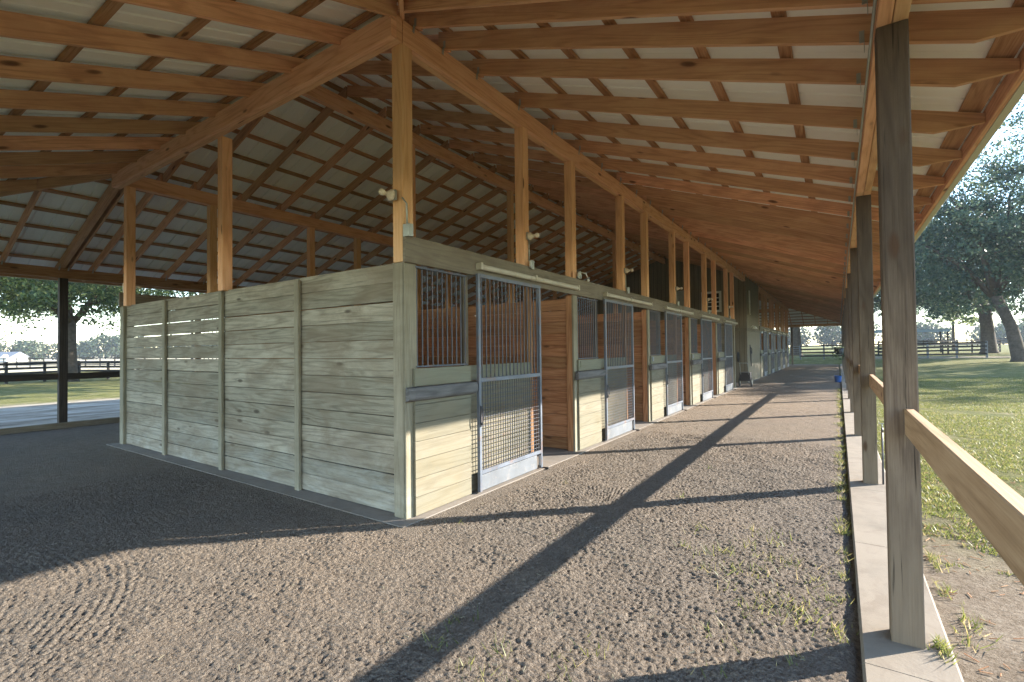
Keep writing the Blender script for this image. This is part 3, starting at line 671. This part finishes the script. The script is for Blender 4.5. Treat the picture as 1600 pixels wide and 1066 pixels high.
def make_door():
    Y0,Y1,Z0,Z1=1.045,2.455,.03,2.545; x0,x1=.065,.105; t=.042
    m=MB()
    m.box(x0,x1,Y0,Y0+t,Z0,Z1); m.box(x0,x1,Y1-t,Y1,Z0,Z1); m.box(x0,x1,Y0+t,Y1-t,Z1-t,Z1); m.box(x0,x1,Y0+t,Y1-t,1.285,1.335); m.box(x0,x1,Y0+t,Y1-t,.225,.27)
    d=m.build('stall_door',M['steel'],barn)
    g=MB(); n=16
    for k in range(n):
        y=Y0+t+(Y1-Y0-2*t)*(k+.5)/n; g.tube([(.085,y,1.335),(.085,y,Z1-t)],.0085,6,cap=False)
    g.build('grille',M['bar'],d)
    g=MB(); y=Y0+t+.04
    while y<Y1-t-.01: g.tube([(.088,y,.27),(.088,y,1.285)],.0046,5,cap=False); y+=.0515
    z=.31
    while z<1.28: g.tube([(.083,Y0+t,z),(.083,Y1-t,z)],.0046,5,cap=False); z+=.0515
    g.build('wire_mesh',M['bar'],d)
    k=MB(); k.box(.070,.098,Y0+t+.002,Y1-t-.10,.035,.215,ch=.004); k.box(.074,.094,Y1-t-.02,Y1-t-.002,.06,.2,ch=.002); k.build('kick_board',M['kick'],d)
    h=MB(); h.box(.106,.122,Y0+.008,Y0+.034,.78,1.02,ch=.003); h.tube([(.125,Y0+.02,.80),(.145,Y0+.02,.86),(.145,Y0+.02,.95),(.125,Y0+.02,1.0)],.006,6); h.build('latch',M['bar'],d)
    return d
def make_track():
    m=MB(); m.box(.048,.118,1.08,3.655,2.600,2.662,ch=.016); t=m.build('door_track',M['track'],barn)
    for y in (1.10,2.33,3.64): b=MB(); b.box(.043,.126,y-.018,y+.018,2.594,2.676,ch=.004); b.build('bracket',M['track'],t)
    b=MB(); b.box(.03,.05,2.445,2.475,.0,.05); b.tube([(.04,2.46,.012),(.17,2.50,.016),(.19,2.44,.02)],.012,6); b.build('floor_guide',M['black'],t)
    return t
fr0=make_front(); dr0=make_door(); tk0=make_track()
for b0,n in ((0,5),(25.7,5)):
    for k in range(n):
        y=b0+ST*k
        if y>0:
            for o in (fr0,dr0,tk0): copy_tree(o,barn,(0,y,0))
    for k in range(n):   # the far side: turned about the vertical axis
        y=b0+ST*k
        for o in (fr0,dr0,tk0): copy_tree(o,barn,(-W,y+ST,0),math.pi)
    for x0,x1 in ((.002,.040),(-W-.040,-W-.002)):
        m=MB(); 
        for j in range(3): m.box(x0,x1,b0-.02+6.1*j,min(b0+6.1*(j+1)-.024,b0+ST*5+.02),2.532,2.80+.0,ch=.005)
        m.build('header',M['header'],barn)
        m=MB(); m.box(min(x0,x1)-.13 if x0>-1 else x0,x1 if x0>-1 else x1+.13,b0+.15,b0+ST*5-.15,2.770,2.797,ch=.003) if False else None
    m=MB(); m.box(-.14,.0,b0+ST*5-.145,b0+ST*5,0,2.53,ch=.006); m.build('pillar',M['trim'],barn)
    m=MB(); m.box(-W,-W+.14,b0+ST*5-.145,b0+ST*5,0,2.53,ch=.006); m.build('pillar',M['trim'],barn)
for k in (1,2,3,4):
    m=MB(); m.box(.036,.044,ST*k+.16,ST*k+.27,1.36,1.46,ch=.001); m.build('name_plate',M['steel'] if k!=1 else M['front'],barn)

# ---- tack room block with its olive siding, between the two rows
zt=ZB-.02
m=MB(); y0,y1=21.3,25.7
m.extrude([(-W,0),(0,0),(0,zt),(-W/2,zt+SLP*W/2),(-W,zt)],(0,y0,0),(1,0,0),(0,.05,0)); 
m.box(-.05,0,y0+.051,y1,0,zt,ch=.002); m.box(-W,-W+.05,y0+.051,y1,0,zt,ch=.002)
tack=m.build('tack_room_wall',M['olive'],barn)
m=MB(); m.box(.002,.03,y0,y1,2.42,2.56); m.box(-W,.03,y0-.03,y0-.002,2.42,2.56); m.box(.002,.028,y0,y0+.12,0,2.418);m.box(.002,.028,y0,y0+.12,2.562,zt-.02); m.build('belt_board',M['header'],tack)
m=MB(); X0,X1,Z0,Z1=-1.95,-1.05,3.35,4.35   # white framed vent window
m.box(X0,X0+.1,y0-.05,y0-.003,Z0,Z1); m.box(X1-.1,X1,y0-.05,y0-.003,Z0,Z1); m.box(X0+.1,X1-.1,y0-.05,y0-.003,Z1-.1,Z1); m.box(X0+.1,X1-.1,y0-.05,y0-.003,Z0,Z0+.1)
for k in range(3): m.box(X0+.1,X1-.1,y0-.045,y0-.005,Z0+.26+k*.2,Z0+.30+k*.2)
win=m.build('window',M['white'],tack)
m=MB(); m.box(X0+.1,X1-.1,y0-.02,y0-.006,Z0+.1,Z1-.1); m.build('pane',M['black'],win)
m=MB(); m.box(-3.2,-2.75,y0-.12,y0-.003,3.2,4.5); m.build('cabinet',plain('cabinet_grey',(.45,.46,.42),.5),tack)
m=MB(); m.tube([(.05,22.0,3.2),(.05,22.0,4.35),(.05,22.22,4.35),(.05,22.22,3.2),(.05,22.0,3.2)],.02,6); m.build('conduit',M['white'],tack)

# ------------------------------------------------------------------ things fixed on or standing by the barn
def lamp(loc,rz,label):
    e=empty('lamp',loc,label,'lamp','bare bulb lamps along the stall posts',rz)
    m=MB(); m.box(.001,.03,-.05,.05,-.05,.05,ch=.006); m.build('junction_box',M['galv'],e)
    m=MB(); m.tube([(.031,0,0),(.04,0,0),(.06,0,0),(.085,0,0),(.10,0,0)],[.056,.058,.040,.026,.022],12); m.build('socket',M['porcelain'],e)
    m=MB(); m.tube([(.10,0,0),(.112,0,0),(.135,0,0),(.155,0,0),(.172,0,0),(.18,0,0)],[.014,.018,.031,.034,.024,.006],12); m.build('bulb',M['porcelain'],e)
    return e
l=lamp((-.10,-.04,3.20),-math.pi/2,'bare bulb lamp on the tall corner post above the end of the board wall')
m=MB(); m.tube([(-.02,.10,-.03),(-.02,.16,-.10),(-.02,.165,-.30)],.010,6); m.build('conduit',M['galv'],l)
m=MB(); m.box(-.10,-.0,.115,.185,-.44,-.30,ch=.006) if False else m.box(-.075,-.01,.11,.20,-.42,-.30,ch=.006); m.build('switch_box',M['galv'],l)
ordn=['first','second','third','fourth','fifth']
for k in range(5):
    l=lamp((.002,ST*k+2.30,3.22),0,'bare bulb lamp on the %s mid-stall post from the near corner'%ordn[k] if k else 'bare bulb lamp on the nearest mid-stall post above the first sliding door')
    m=MB(); m.tube([(.015,.0,-.05),(.015,.0,-.34)],.010,6); m.build('conduit',M['galv'],l)
    m=MB(); m.box(.041,.08,-.04,.04,-.46,-.34,ch=.005); m.build('switch_box',M['galv'],l)
e=empty('security_light',(.045,ST+.1,2.86),'small white plug-in light on the header above the second stall pillar','light')
m=MB(); m.box(.0,.05,-.03,.03,-.06,.05,ch=.006); m.build('box',M['galv'],e); m=MB(); m.tube([(.05,.02,.04),(.10,.08,.03),(.11,.13,-.05)],.009,6); m.ball((.115,.14,-.08),.022); m.build('head',M['white'],e)
e=empty('wall_lamp',(.03,22.6,2.62),'small white dome lamp on the olive tack room wall','lamp')
m=MB(); m.tube([(0,0,0),(.08,0,.06),(.16,0,.02)],.018,8); m.build('arm',M['white'],e); m=MB(); m.tube([(.16,0,.04),(.16,0,.0),(.16,0,-.08)],[.03,.08,.13],12,cap=False); m.build('shade',M['white'],e)
e=empty('fan',(-W+.02,.3,2.92),'cream coloured wall fan head at the far left corner post','fan')
m=MB(); m.tube([(0,0,0),(-.1,-.02,.02),(-.2,-.04,.0)],.02,8); m.build('arm',M['porcelain'],e); m=MB(); m.tube([(-.2,-.08,0),(-.22,-.12,0),(-.25,-.2,0)],[.1,.13,.09],12); m.build('head',M['porcelain'],e)

# halter hanging on the tack room wall
e=empty('halter',(.03,22.0,1.75),'dark halter and lead rope hanging on the olive tack room wall','halter')
m=MB(); m.tube([(.02,0,.02),(.05,.02,-.3),(.04,.12,-.75),(.05,.10,-1.0),(.04,-.02,-.7),(.02,-.01,0)],.016,6); m.build('rope',M['black'],e)
m=MB(); m.tube([(.03,.04,-.1),(.07,.16,-.2),(.06,.2,-.38),(.05,.08,-.42),(.04,-.03,-.3),(.03,.04,-.1)],.018,6); m.build('strap',M['black'],e)
# two wheeled hand cart past the last stall
e=empty('hand_cart',(.12,18.75,0),'small dark two-wheeled hand cart parked past the last near stall','cart')
m=MB(); m.box(-.05,.35,.0,.55,.25,.60,ch=.02); m.build('tub',M['black'],e)
m=MB(); m.tube([(.0,.02,.5),(.0,-.2,.95),(.0,-.28,1.0)],.014,6); m.tube([(.3,.02,.5),(.3,-.2,.95),(.3,-.28,1.0)],.014,6); m.tube([(.0,-.28,1.0),(.3,-.28,1.0)],.016,6); m.build('handle',M['galv'],e)
for x in (-.09,.37):
    m=MB(); m.tube([(x-.02,.28,.19),(x+.02,.28,.19)],.19,16); m.tube([(x-.025,.28,.19),(x+.025,.28,.19)],.08,12,mi=1); m.build('wheel',[M['black'],M['galv']],e)
# coiled hose at the end pillar
e=empty('hose_coil',(.06,18.33,1.35),'dark coiled hose hung on the last pillar of the near stall row','hose')
m=MB()
for q in range(3): m.tube([(.02+.02*q,.02+.14*math.cos(a),-.1+.2*math.sin(a)) for a in np.linspace(0,2*math.pi,17)],.011,6,cap=False)
m.build('coil',M['black'],e)
# buckets and bench at the far end of the curb
def bucket(name,loc,mat,label,r=.16,h=.32):
    e=empty(name,loc,label,'bucket')
    m=MB(); m.tube([(0,0,0),(0,0,.01),(0,0,h*.9),(0,0,h)],[r*.75,r*.78,r*.97,r*1.03],16,cap=False); m.tube([(0,0,.0),(0,0,.012)],r*.75,16); m.build('body',mat,e)
    m=MB(); m.tube([(r*math.cos(a),0,h+.16*math.sin(a)) for a in np.linspace(0,math.pi,12)],.005,5); m.build('handle',M['galv'],e)
    return e
bucket('bucket',(3.48,23.3,.0),M['blue'],'blue plastic bucket on the dirt beside the curb far down the aisle',.15,.3)
e=empty('hanging_planter',(3.55,25.0,1.55),'black hanging planter with green leaves on a far outer post','planter')
m=MB(); m.tube([(0,0,-.3),(0,0,-.28),(0,0,0)],[.13,.15,.2],14); m.build('pot',M['black'],e)
m=MB()
for q in range(60):
    a=random.random()*6.28; r=random.uniform(.05,.28); z=random.uniform(-.55,.12); P=Vector((math.cos(a)*r,math.sin(a)*r,z)); d=Vector((random.uniform(-1,1),random.uniform(-1,1),random.uniform(-1,1)))*.07; f=Vector((random.uniform(-1,1),random.uniform(-1,1),random.uniform(-1,1)))*.05
    m.poly([P-d,P+f,P+d,P-f])
m.build('leaves',M['leaf'],e)
m=MB(); m.tube([(0,0,0),(.1,0,.5),(.18,0,.9)],.006,5); m.build('chain',M['black'],e)
# water riser beside the second outer post
e=empty('water_spigot',(3.93,3.72,.048),'thin metal water pipe with a tap beside the second outer post','spigot')
m=MB(); m.tube([(0,0,0),(0,0,.62)],.010,8); m.tube([(0,0,.62),(0,-.05,.66),(0,-.10,.62)],.010,8); m.build('pipe',M['bar'],e)
m=MB(); m.box(-.03,.03,-.03,-.02,.70,.71); m.tube([(0,-.025,.64),(0,-.025,.70)],.006,6); m.build('tap_handle',M['galv'],e)
# hose on the lawn
pts=[(4.9,2.2),(4.75,2.7),(4.75,3.2),(4.95,3.6),(5.3,3.75),(5.7,3.65),(6.1,3.3),(6.45,2.9),(6.9,2.3),(7.4,1.9),(8.2,1.3)]
def crv(pts,n=8):
    out=[]
    for i in range(len(pts)-1):
        p0=pts[max(i-1,0)];p1=pts[i];p2=pts[i+1];p3=pts[min(i+2,len(pts)-1)]
        for k in range(n):
            t=k/n; out.append(tuple(.5*((2*p1[j])+(-p0[j]+p2[j])*t+(2*p0[j]-5*p1[j]+4*p2[j]-p3[j])*t*t+(-p0[j]+3*p1[j]-3*p2[j]+p3[j])*t**3) for j in (0,1)))
    return out
m=MB(); m.tube([(a,b_,float(gh(a,b_))+.03+.008*math.sin(a*5)) for a,b_ in crv(pts)],.011,6)
o=m.build('garden_hose',M['hose']); o['label']='green garden hose lying on the lawn to the right of the rail'; o['category']='hose'

# ------------------------------------------------------------------ plants
def quads(name,P,A,B,rn,mat,parent=None,tri=False,**kw):
    """P centres, A and B half axes (n,3)"""
    n=len(P)
    if tri: v=np.stack([P-A,P+A,P+B],1); k=3
    else: v=np.stack([P-A,P-B*.55,P+A,P+B*.55],1); k=4
    me=bpy.data.meshes.new(name); me.vertices.add(n*k); me.vertices.foreach_set('co',v.astype(np.float32).ravel())
    me.loops.add(n*k); me.loops.foreach_set('vertex_index',np.arange(n*k,dtype=np.int32))
    me.polygons.add(n); me.polygons.foreach_set('loop_start',np.arange(n,dtype=np.int32)*k)
    me.update(calc_edges=True)
    a=me.attributes.new('rnd','FLOAT','FACE'); a.data.foreach_set('value',np.clip(rn,0,1).astype(np.float32)); me.materials.append(mat)
    o=bpy.data.objects.new(name,me); COL.objects.link(o)
    if parent: o.parent=parent
    for q,z in kw.items(): o[q]=z
    return o
def unit(n,rs): 
    v=rs.randn(n,3); return v/np.linalg.norm(v,axis=1,keepdims=True)
def tree(name,base,H,R,low,label,seed,nclump=420,per=75,leaf=.11,trunk=.45,lean=(0,0),mat='leaf',group=None,cat='tree',clr=.75,forkh=None):
    rs=np.random.RandomState(seed); rnd=random.Random(seed)
    e=empty(name,base,label,cat,group); m=MB()
    forkh=forkh or low*1.0+1.0
    top=Vector((lean[0],lean[1],forkh))
    pts=[Vector((0,0,-.3)),Vector((0,0,.3)),Vector((lean[0]*.3,lean[1]*.3,forkh*.5)),top]
    m.tube(pts,[trunk*1.7,trunk*1.12,trunk*.9,trunk*.85],12)
    tips=[]
    nl=rnd.randint(6,8)
    for i in range(nl):
        a=6.283*i/nl+rnd.uniform(-.4,.4); el=rnd.uniform(.15,1.25); reach=R*rnd.uniform(.65,.95)
        if i==0: el=1.4
        end=Vector((math.cos(a)*reach*math.cos(el),math.sin(a)*reach*math.cos(el),0))+top+Vector((0,0,(H*.86-forkh)*(.25+.75*math.sin(el))*rnd.uniform(.7,1)))
        mid=top.lerp(end,.45)+Vector((rnd.uniform(-1,1),rnd.uniform(-1,1),rnd.uniform(.2,1.2)))*R*.08
        P=[top-Vector((0,0,.3)),top.lerp(mid,.5)+Vector((rnd.uniform(-.3,.3),rnd.uniform(-.3,.3),.2)),mid,mid.lerp(end,.55)+Vector((rnd.uniform(-.5,.5),rnd.uniform(-.5,.5),.3)),end]
        rr=trunk*rnd.uniform(.5,.68); m.tube(P,[rr,rr*.75,rr*.5,rr*.3,rr*.1],8)
        for k in range(rnd.randint(5,7)):
            t=rnd.uniform(.3,.98); j=min(3,int(t*4)); s=P[j].lerp(P[j+1],t*4-j)
            d=Vector((rnd.uniform(-1,1),rnd.uniform(-1,1),rnd.uniform(-.45,.7))).normalized()*R*rnd.uniform(.2,.42)
            q=s+d; md=s.lerp(q,.5)+Vector((0,0,rnd.uniform(-.1,.3)))
            m.tube([s,md,q],[rr*.26,rr*.16,rr*.05],5,cap=False); tips.append(q); tips.append(md)
            for u in range(2):
                q2=md.lerp(q,rnd.uniform(.2,1))+Vector((rnd.uniform(-1,1),rnd.uniform(-1,1),rnd.uniform(-.6,.5))).normalized()*R*rnd.uniform(.1,.22)
                m.tube([md.lerp(q,.4),q2],[rr*.09,rr*.03],4,cap=False); tips.append(q2)
        tips.append(end)
    m.build('trunk',M['bark'],e)
    tips=np.array([tuple(t) for t in tips]); cz=(H+low)/2; hz=(H-low)/2
    # clump centres: partly on the limbs, partly spread through the outer crown
    na=int(nclump*.55); ca=tips[rs.randint(0,len(tips),na)]+rs.randn(na,3)*R*.055
    nb=nclump-na; u=unit(nb,rs); rad=rs.uniform(.62,1.0,nb)[:,None]; cb_=u*rad*np.array([R,R,hz])+np.array([lean[0],lean[1],cz])
    c=np.concatenate([ca,cb_]); lob=np.sin(np.arctan2(c[:,1],c[:,0])*3+seed)*.08+1
    el=np.sqrt((c[:,0]/R)**2+(c[:,1]/R)**2+((c[:,2]-cz)/hz)**2)
    c=c[(el<1.06*lob)&(c[:,2]>low-.2)]
    sz=rs.uniform(.45,1.0,len(c))*clr*R/8
    idx=np.repeat(np.arange(len(c)),per); n=len(idx)
    off=rs.randn(n,3)*np.array([1,1,.55]); P=c[idx]+off*sz[idx][:,None]*.62
    tone=rs.uniform(-.22,.22,len(c)); rn=rs.beta(2,2.6,n)+tone[idx]
    A=unit(n,rs); B=np.cross(A,unit(n,rs)); B/=np.linalg.norm(B,axis=1,keepdims=True)+1e-9
    s=(leaf*rs.uniform(.6,1.4,n))[:,None]
    quads('crown',P,A*s,B*s,rn,M[mat],e)
    return e
def at(px,py_,dist):
    """ground point under a direction of the photograph at a given depth"""
    yaw=.5944; f=754.6; rx=(px-800)/f
    fw=Vector((-math.sin(yaw),math.cos(yaw))); rt=Vector((math.cos(yaw),math.sin(yaw)))
    p=Vector((3.532,-3.344))+fw*dist+rt*rx*dist; return (p.x,p.y,float(gh(p.x,p.y))-.02)
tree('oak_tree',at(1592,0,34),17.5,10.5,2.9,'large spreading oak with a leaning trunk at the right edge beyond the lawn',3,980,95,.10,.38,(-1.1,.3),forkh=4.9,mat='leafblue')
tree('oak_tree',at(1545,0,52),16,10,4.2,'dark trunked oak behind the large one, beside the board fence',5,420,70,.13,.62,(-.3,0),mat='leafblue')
tree('small_tree',at(1490,0,70),9.5,6.5,3.4,'small slim tree standing beyond the right hand board fence',8,200,60,.14,.2)
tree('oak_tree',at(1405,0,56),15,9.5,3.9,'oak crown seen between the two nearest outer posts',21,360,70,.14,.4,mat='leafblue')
tree('oak_tree',at(110,0,30.5),13.5,11,3.6,'broad oak outside the open left side, its trunk behind the dark post',4,900,110,.10,.34,forkh=3.9)
tree('oak_tree',at(-90,0,33),13,9.5,3.0,'oak at the far left edge whose low branches hang over the paddock',6,360,80,.11,.4)
tree('oak_tree',(-17.5,13,0),12,6.5,4.2,'oak close to the left side of the barn behind the board wall',23,300,70,.12,.35)
tree('oak_tree',(-26,17,0),14,8.0,4.0,'oak seen over the back of the board wall',12,330,70,.12,.4)
tree('oak_tree',(-19,38,0),14,8.5,4.0,'farther oak standing behind the barn on the left',22,260,60,.14,.4)
tree('oak_tree',at(1243,0,56),15,8.5,4.3,'thick trunked oak just beyond the far end of the aisle',9,360,70,.13,.55,mat='leafblue')
tree('oak_tree',at(1345,0,66),14,8,4.2,'oak past the far end, behind the row of outer posts',14,300,60,.14,.4,mat='leafblue')
# trees out to the right, on the sun side of the lawn
tree('oak_tree',(30,48,.4),16,9.5,3.5,'oak out to the right whose shade falls across the lawn',15,420,70,.14,.5,mat='leafblue')
tree('oak_tree',(52,60,.5),18,11,3.5,'farther oak to the right of the picture beyond the lawn',16,330,60,.17,.5,mat='leafblue')
tree('oak_tree',(21,68,.6),16,10,3.5,'oak behind the far end of the barn to the right',17,330,60,.16,.5,mat='leafblue')

# far woods: one mass on the horizon
def woods(name,pts,h0,h1,n,seed,mat='farleaf',leaf=.9):
    rs=np.random.RandomState(seed); Ps=[];rn=[]
    pts=[np.array(p,float) for p in pts]; seg=[np.linalg.norm(b-a) for a,b in zip(pts,pts[1:])]; tot=sum(seg)
    for k in range(n):
        t=rs.uniform(0,tot); i=0
        while i<len(seg)-1 and t>seg[i]: t-=seg[i]; i+=1
        c=pts[i]+(pts[i+1]-pts[i])*t/seg[i]; c=c+rs.randn(2)*7; H=rs.uniform(h0,h1); R=H*rs.uniform(.35,.55); z0=float(gh(c[0],c[1]))
        u=unit(420,rs); q=u*(rs.uniform(.35,1,420)**.5)[:,None]*np.array([R,R,H*.5]); q[:,2]+=H*.52
        cl=np.round(q/ (R*.35)); q+=rs.randn(420,3)*.25
        Ps.append(q+np.array([c[0],c[1],z0])); rn.append(rs.beta(2,2.5,420)+rs.uniform(-.25,.25))
    P=np.concatenate(Ps); r=np.concatenate(rn); n=len(P); A=unit(n,rs); B=np.cross(A,unit(n,rs)); B/=np.linalg.norm(B,axis=1,keepdims=True)
    s=(leaf*rs.uniform(.6,1.4,n))[:,None]; quads(name,P,A*s,B*s,r,M[mat],kind='stuff')
woods('distant_woods',[(-230,-140),(-225,-20),(-215,90),(-170,190)],5.5,9.5,190,31,leaf=.45)
woods('distant_woods',[(-170,190),(-60,235),(60,240),(170,200),(260,130)],6,11,240,32,leaf=.5)

# grass and weeds
def blades(name,X,Y,hmin,hmax,wd,seed,zf=None,tone=0,**kw):
    rs=np.random.RandomState(seed); n=len(X); Z=(zf if zf is not None else gh(X,Y)+.0)
    P=np.stack([X,Y,Z*np.ones(n)],-1); a=rs.uniform(0,6.283,n); w_=wd*rs.uniform(.6,1.3,n)
    A=np.stack([np.cos(a)*w_,np.sin(a)*w_,np.zeros(n)],-1); h=rs.uniform(hmin,hmax,n)
    b=rs.uniform(0,6.283,n); l=rs.uniform(.3,1.2,n)*h; B=np.stack([np.cos(b)*l,np.sin(b)*l,h],-1)
    return quads(name,P,A,B,rs.beta(2,2,n)+tone,M['grass'],tri=True,**kw)
rs=np.random.RandomState(5)
def mask_noise(X,Y,s,seed):
    r=np.random.RandomState(seed); v=np.zeros_like(X)
    for k in range(7):
        a=r.uniform(0,6.28); f=s*r.uniform(.5,2.2); v+=np.sin((X*math.cos(a)+Y*math.sin(a))*f+r.uniform(0,6.28))
    return v/7**.5
n=520000; t=rs.uniform(0,1,n)**1.5; Xg=4.05+rs.uniform(0,1,n)*(4.5+t*20); Yg=-2.5+t*30
mk=mask_noise(Xg,Yg,2.2,1)+.6*mask_noise(Xg,Yg,7,2); thr=np.where((Xg<5.3)&(Yg<2.2),.45,-.9); sel=mk>thr-.25*sstep(Xg,5,9)
Xg,Yg=Xg[sel],Yg[sel]
blades('grass',Xg,Yg,.012,.045,.0055+0*Xg,6,kind='stuff')
# weeds in the dirt beside the curb: clumps
def clumps(cs,seed,hm=.09,per=60):
    r=np.random.RandomState(seed); X=[];Y=[]
    for (x,y,rad,k) in cs:
        n=int(per*k); X.append(x+r.randn(n)*rad); Y.append(y+r.randn(n)*rad)
    X=np.concatenate(X);Y=np.concatenate(Y); ok=(X<3.585); return X[ok],Y[ok]
r=np.random.RandomState(9); cs=[]
for k in range(85): cs.append((3.555-abs(r.randn())*.04,r.uniform(-1.8,20),.035,r.uniform(.3,1.2)))
for k in range(42):
    cs.append((3.0+r.randn()*.24,.35+r.randn()*.5,.06,r.uniform(.1,.5)))
for k in range(8): cs.append((1.95+r.randn()*.2,-1.2+r.randn()*.2,.05,r.uniform(.2,.5)))
for k in range(9): cs.append((r.uniform(.3,3.4),r.uniform(-2.4,5),.02,r.uniform(.05,.2)))
X,Y=clumps(cs,4,per=42); blades('weeds',X,Y,.015,.075,.0035+0*X,10,zf=.004,tone=.05,kind='stuff')
X,Y=[],[]
for k in range(30):
    c=(4.05+abs(r.randn())*.06,r.uniform(-2,8)); q=int(r.uniform(15,60)); X+=list(c[0]+abs(r.randn(q))*.05); Y+=list(c[1]+r.randn(q)*.07)
c=(3.98,.06); q=90; X+=list(c[0]-abs(r.randn(q))*.03); Y+=list(c[1]+r.randn(q)*.05)
X=np.array(X);Y=np.array(Y); blades('weeds',X,Y,.02,.07,.004+0*X,12,zf=np.where(X<4.0,.048,-.01),tone=.05,kind='stuff')

def litter(name,n,x0,x1,y0,y1,seed,l,zf,mat):
    r=np.random.RandomState(seed); m=MB()
    for k in range(n):
        x,y=r.uniform(x0,x1),r.uniform(y0,y1); a=r.uniform(0,3.14); L_=l*r.uniform(.4,1.5); z=zf+.004
        m.timber((x-math.cos(a)*L_/2,y-math.sin(a)*L_/2,z),(x+math.cos(a)*L_/2,y+math.sin(a)*L_/2,z+r.uniform(0,.01)),.006,.004,ch=.001)
    return m.build(name,mat,kind='stuff')
litter('leaf_litter',900,4.05,6.5,-2.5,5,4,.05,-.012,M['purlin'])
litter('straw',260,.2,3.4,-2.6,9,6,.028,.008,M['front'])
# ------------------------------------------------------------------ fences, gate, house, shed
def fence(label,a,b,nr=4,h=1.35,sp=2.44,mat='darkfence',pm=None,rail_h=.14,group=None):
    a=Vector(a); b=Vector(b); L_=(b-a).length; n=max(1,round(L_/sp)); d=(b-a)/n
    e=empty('board_fence',(a.x,a.y,float(gh(a.x,a.y))),label,'fence',group)
    Z0=float(gh(a.x,a.y)); loc=lambda p,z:(p.x-a.x,p.y-a.y,float(gh(p.x,p.y))-Z0+z)
    sd=d.normalized(); sd=Vector((sd.y,-sd.x))*.07
    rails=[MB() for _ in range(nr)]
    for i in range(n):
        p=a+d*i+sd; q=a+d*(i+1)+sd
        for k in range(nr):
            z=h-.08-k*(h-.25)/max(1,nr-1)*.86; rails[k].timber(loc(p,z),loc(q,z),.03,rail_h,ch=.002)
    for m in rails: m.build('rail',M[mat],e)
    for i in range(min(n+1,100)):
        m=MB(); p=a+d*i; m.timber(loc(p,-.2),loc(p,h+.03),.13,.13,up=(0,1,0)); m.build('post',M[pm or mat],e)
    return e
def g2(px,dep): q=at(px,0,dep); return (q[0],q[1])
fence('dark four-rail board fence running across the lawn at right',g2(1372,50),g2(1562,56),4,1.45)
fence('farther dark board fence along the right hand field',g2(1300,88),g2(1700,98),4,1.4)
fence('board fence with pale posts just past the end of the aisle',(.4,52.2),(14,53.5),4,1.4,2.0,'darkfence','kick')
fence('dark rail fence close outside the left side of the barn',g2(-60,26.5),g2(122,33),4,1.25)
fence('dark rail fence right of the left oak trunk',g2(124,33.5),g2(420,30),4,1.2)
fence('thin far fence across the pale left field',g2(-200,75),g2(300,62),3,1.3)
e=empty('farm_gate',(-2.6,52.2,float(gh(-2.6,52.2))),'pale blue metal farm gate at the far end of the aisle','gate')
m=MB()
for z in (.25,.45,.65,.85,1.1,1.3): m.tube([(0,0,z),(2.9,0,z)],.025,6)
for x in (0,1.45,2.9): m.tube([(x,0,.22),(x,0,1.33)],.028,6)
m.build('gate_frame',M['kick'],e); m=MB(); m.tube([(-.08,0,-.1),(-.08,0,1.5)],.06,8); m.build('hinge_post',M['kick'],e)
q=at(12,0,118); e=empty('house',q,'white farmhouse with a grey roof far across the left field','house',None,Rd(30)); e.scale=(.5,.5,.55)
m=MB(); m.box(-6,6,-4,4,0,2.6); m.build('wall',M['white'],e); m=MB(); m.extrude([(-4.6,2.5),(4.6,2.5),(0,4.8)],(-6.5,0,0),(0,1,0),(13,0,0)); m.build('roof',M['houseroof'],e)
for x in (-3.5,0,3.5): m=MB(); m.box(x-.5,x+.5,-4.03,-4.002,1,2.1); m.build('window',M['black'],e)
m=MB(); m.extrude([(-1.8,0),(1.8,0),(1.8,2.4),(0,3.6),(-1.8,2.4)],(4,-5.2,0),(1,0,0),(0,1.6,0)); m.build('porch',M['white'],e)
q=at(1392,0,58); e=empty('open_shed',q,'open shed with a blue-grey metal roof beyond the outer posts','shed')
m=MB(); m.timber((-5,-2.4,2.55),(5,-2.4,2.55),.1,.25); m.box(-5,5,-2.5,2.5,2.7,2.78) ; m.build('roof',plain('blue_roof',(.20,.27,.36),.4,.3),e)
for x in (-4.8,0,4.8):
    for y_ in (-2.3,2.3): m=MB(); m.timber((x,y_,-.2),(x,y_,2.69),.14,.14,up=(0,1,0)); m.build('post',M['darkfence'],e)

# ------------------------------------------------------------------ haze in the air over the fields
def haze():
    m=bpy.data.materials.new('haze'); m.use_nodes=True; N=m.node_tree.nodes; N.clear()
    out=N.new('ShaderNodeOutputMaterial'); v=N.new('ShaderNodeVolumePrincipled')
    v.inputs['Color'].default_value=(.86,.92,1,1); v.inputs['Density'].default_value=.00045; v.inputs['Anisotropy'].default_value=.0
    m.node_tree.links.new(v.outputs[0],out.inputs['Volume'])
    me=bpy.data.meshes.new('haze'); bm=bmesh.new(); bmesh.ops.create_cube(bm,size=1); bm.to_mesh(me); bm.free(); me.materials.append(m)
    o=bpy.data.objects.new('haze',me); COL.objects.link(o); o.scale=(840,780,22.2); o.location=(0,90,9.9); o['kind']='stuff'; return o
haze()
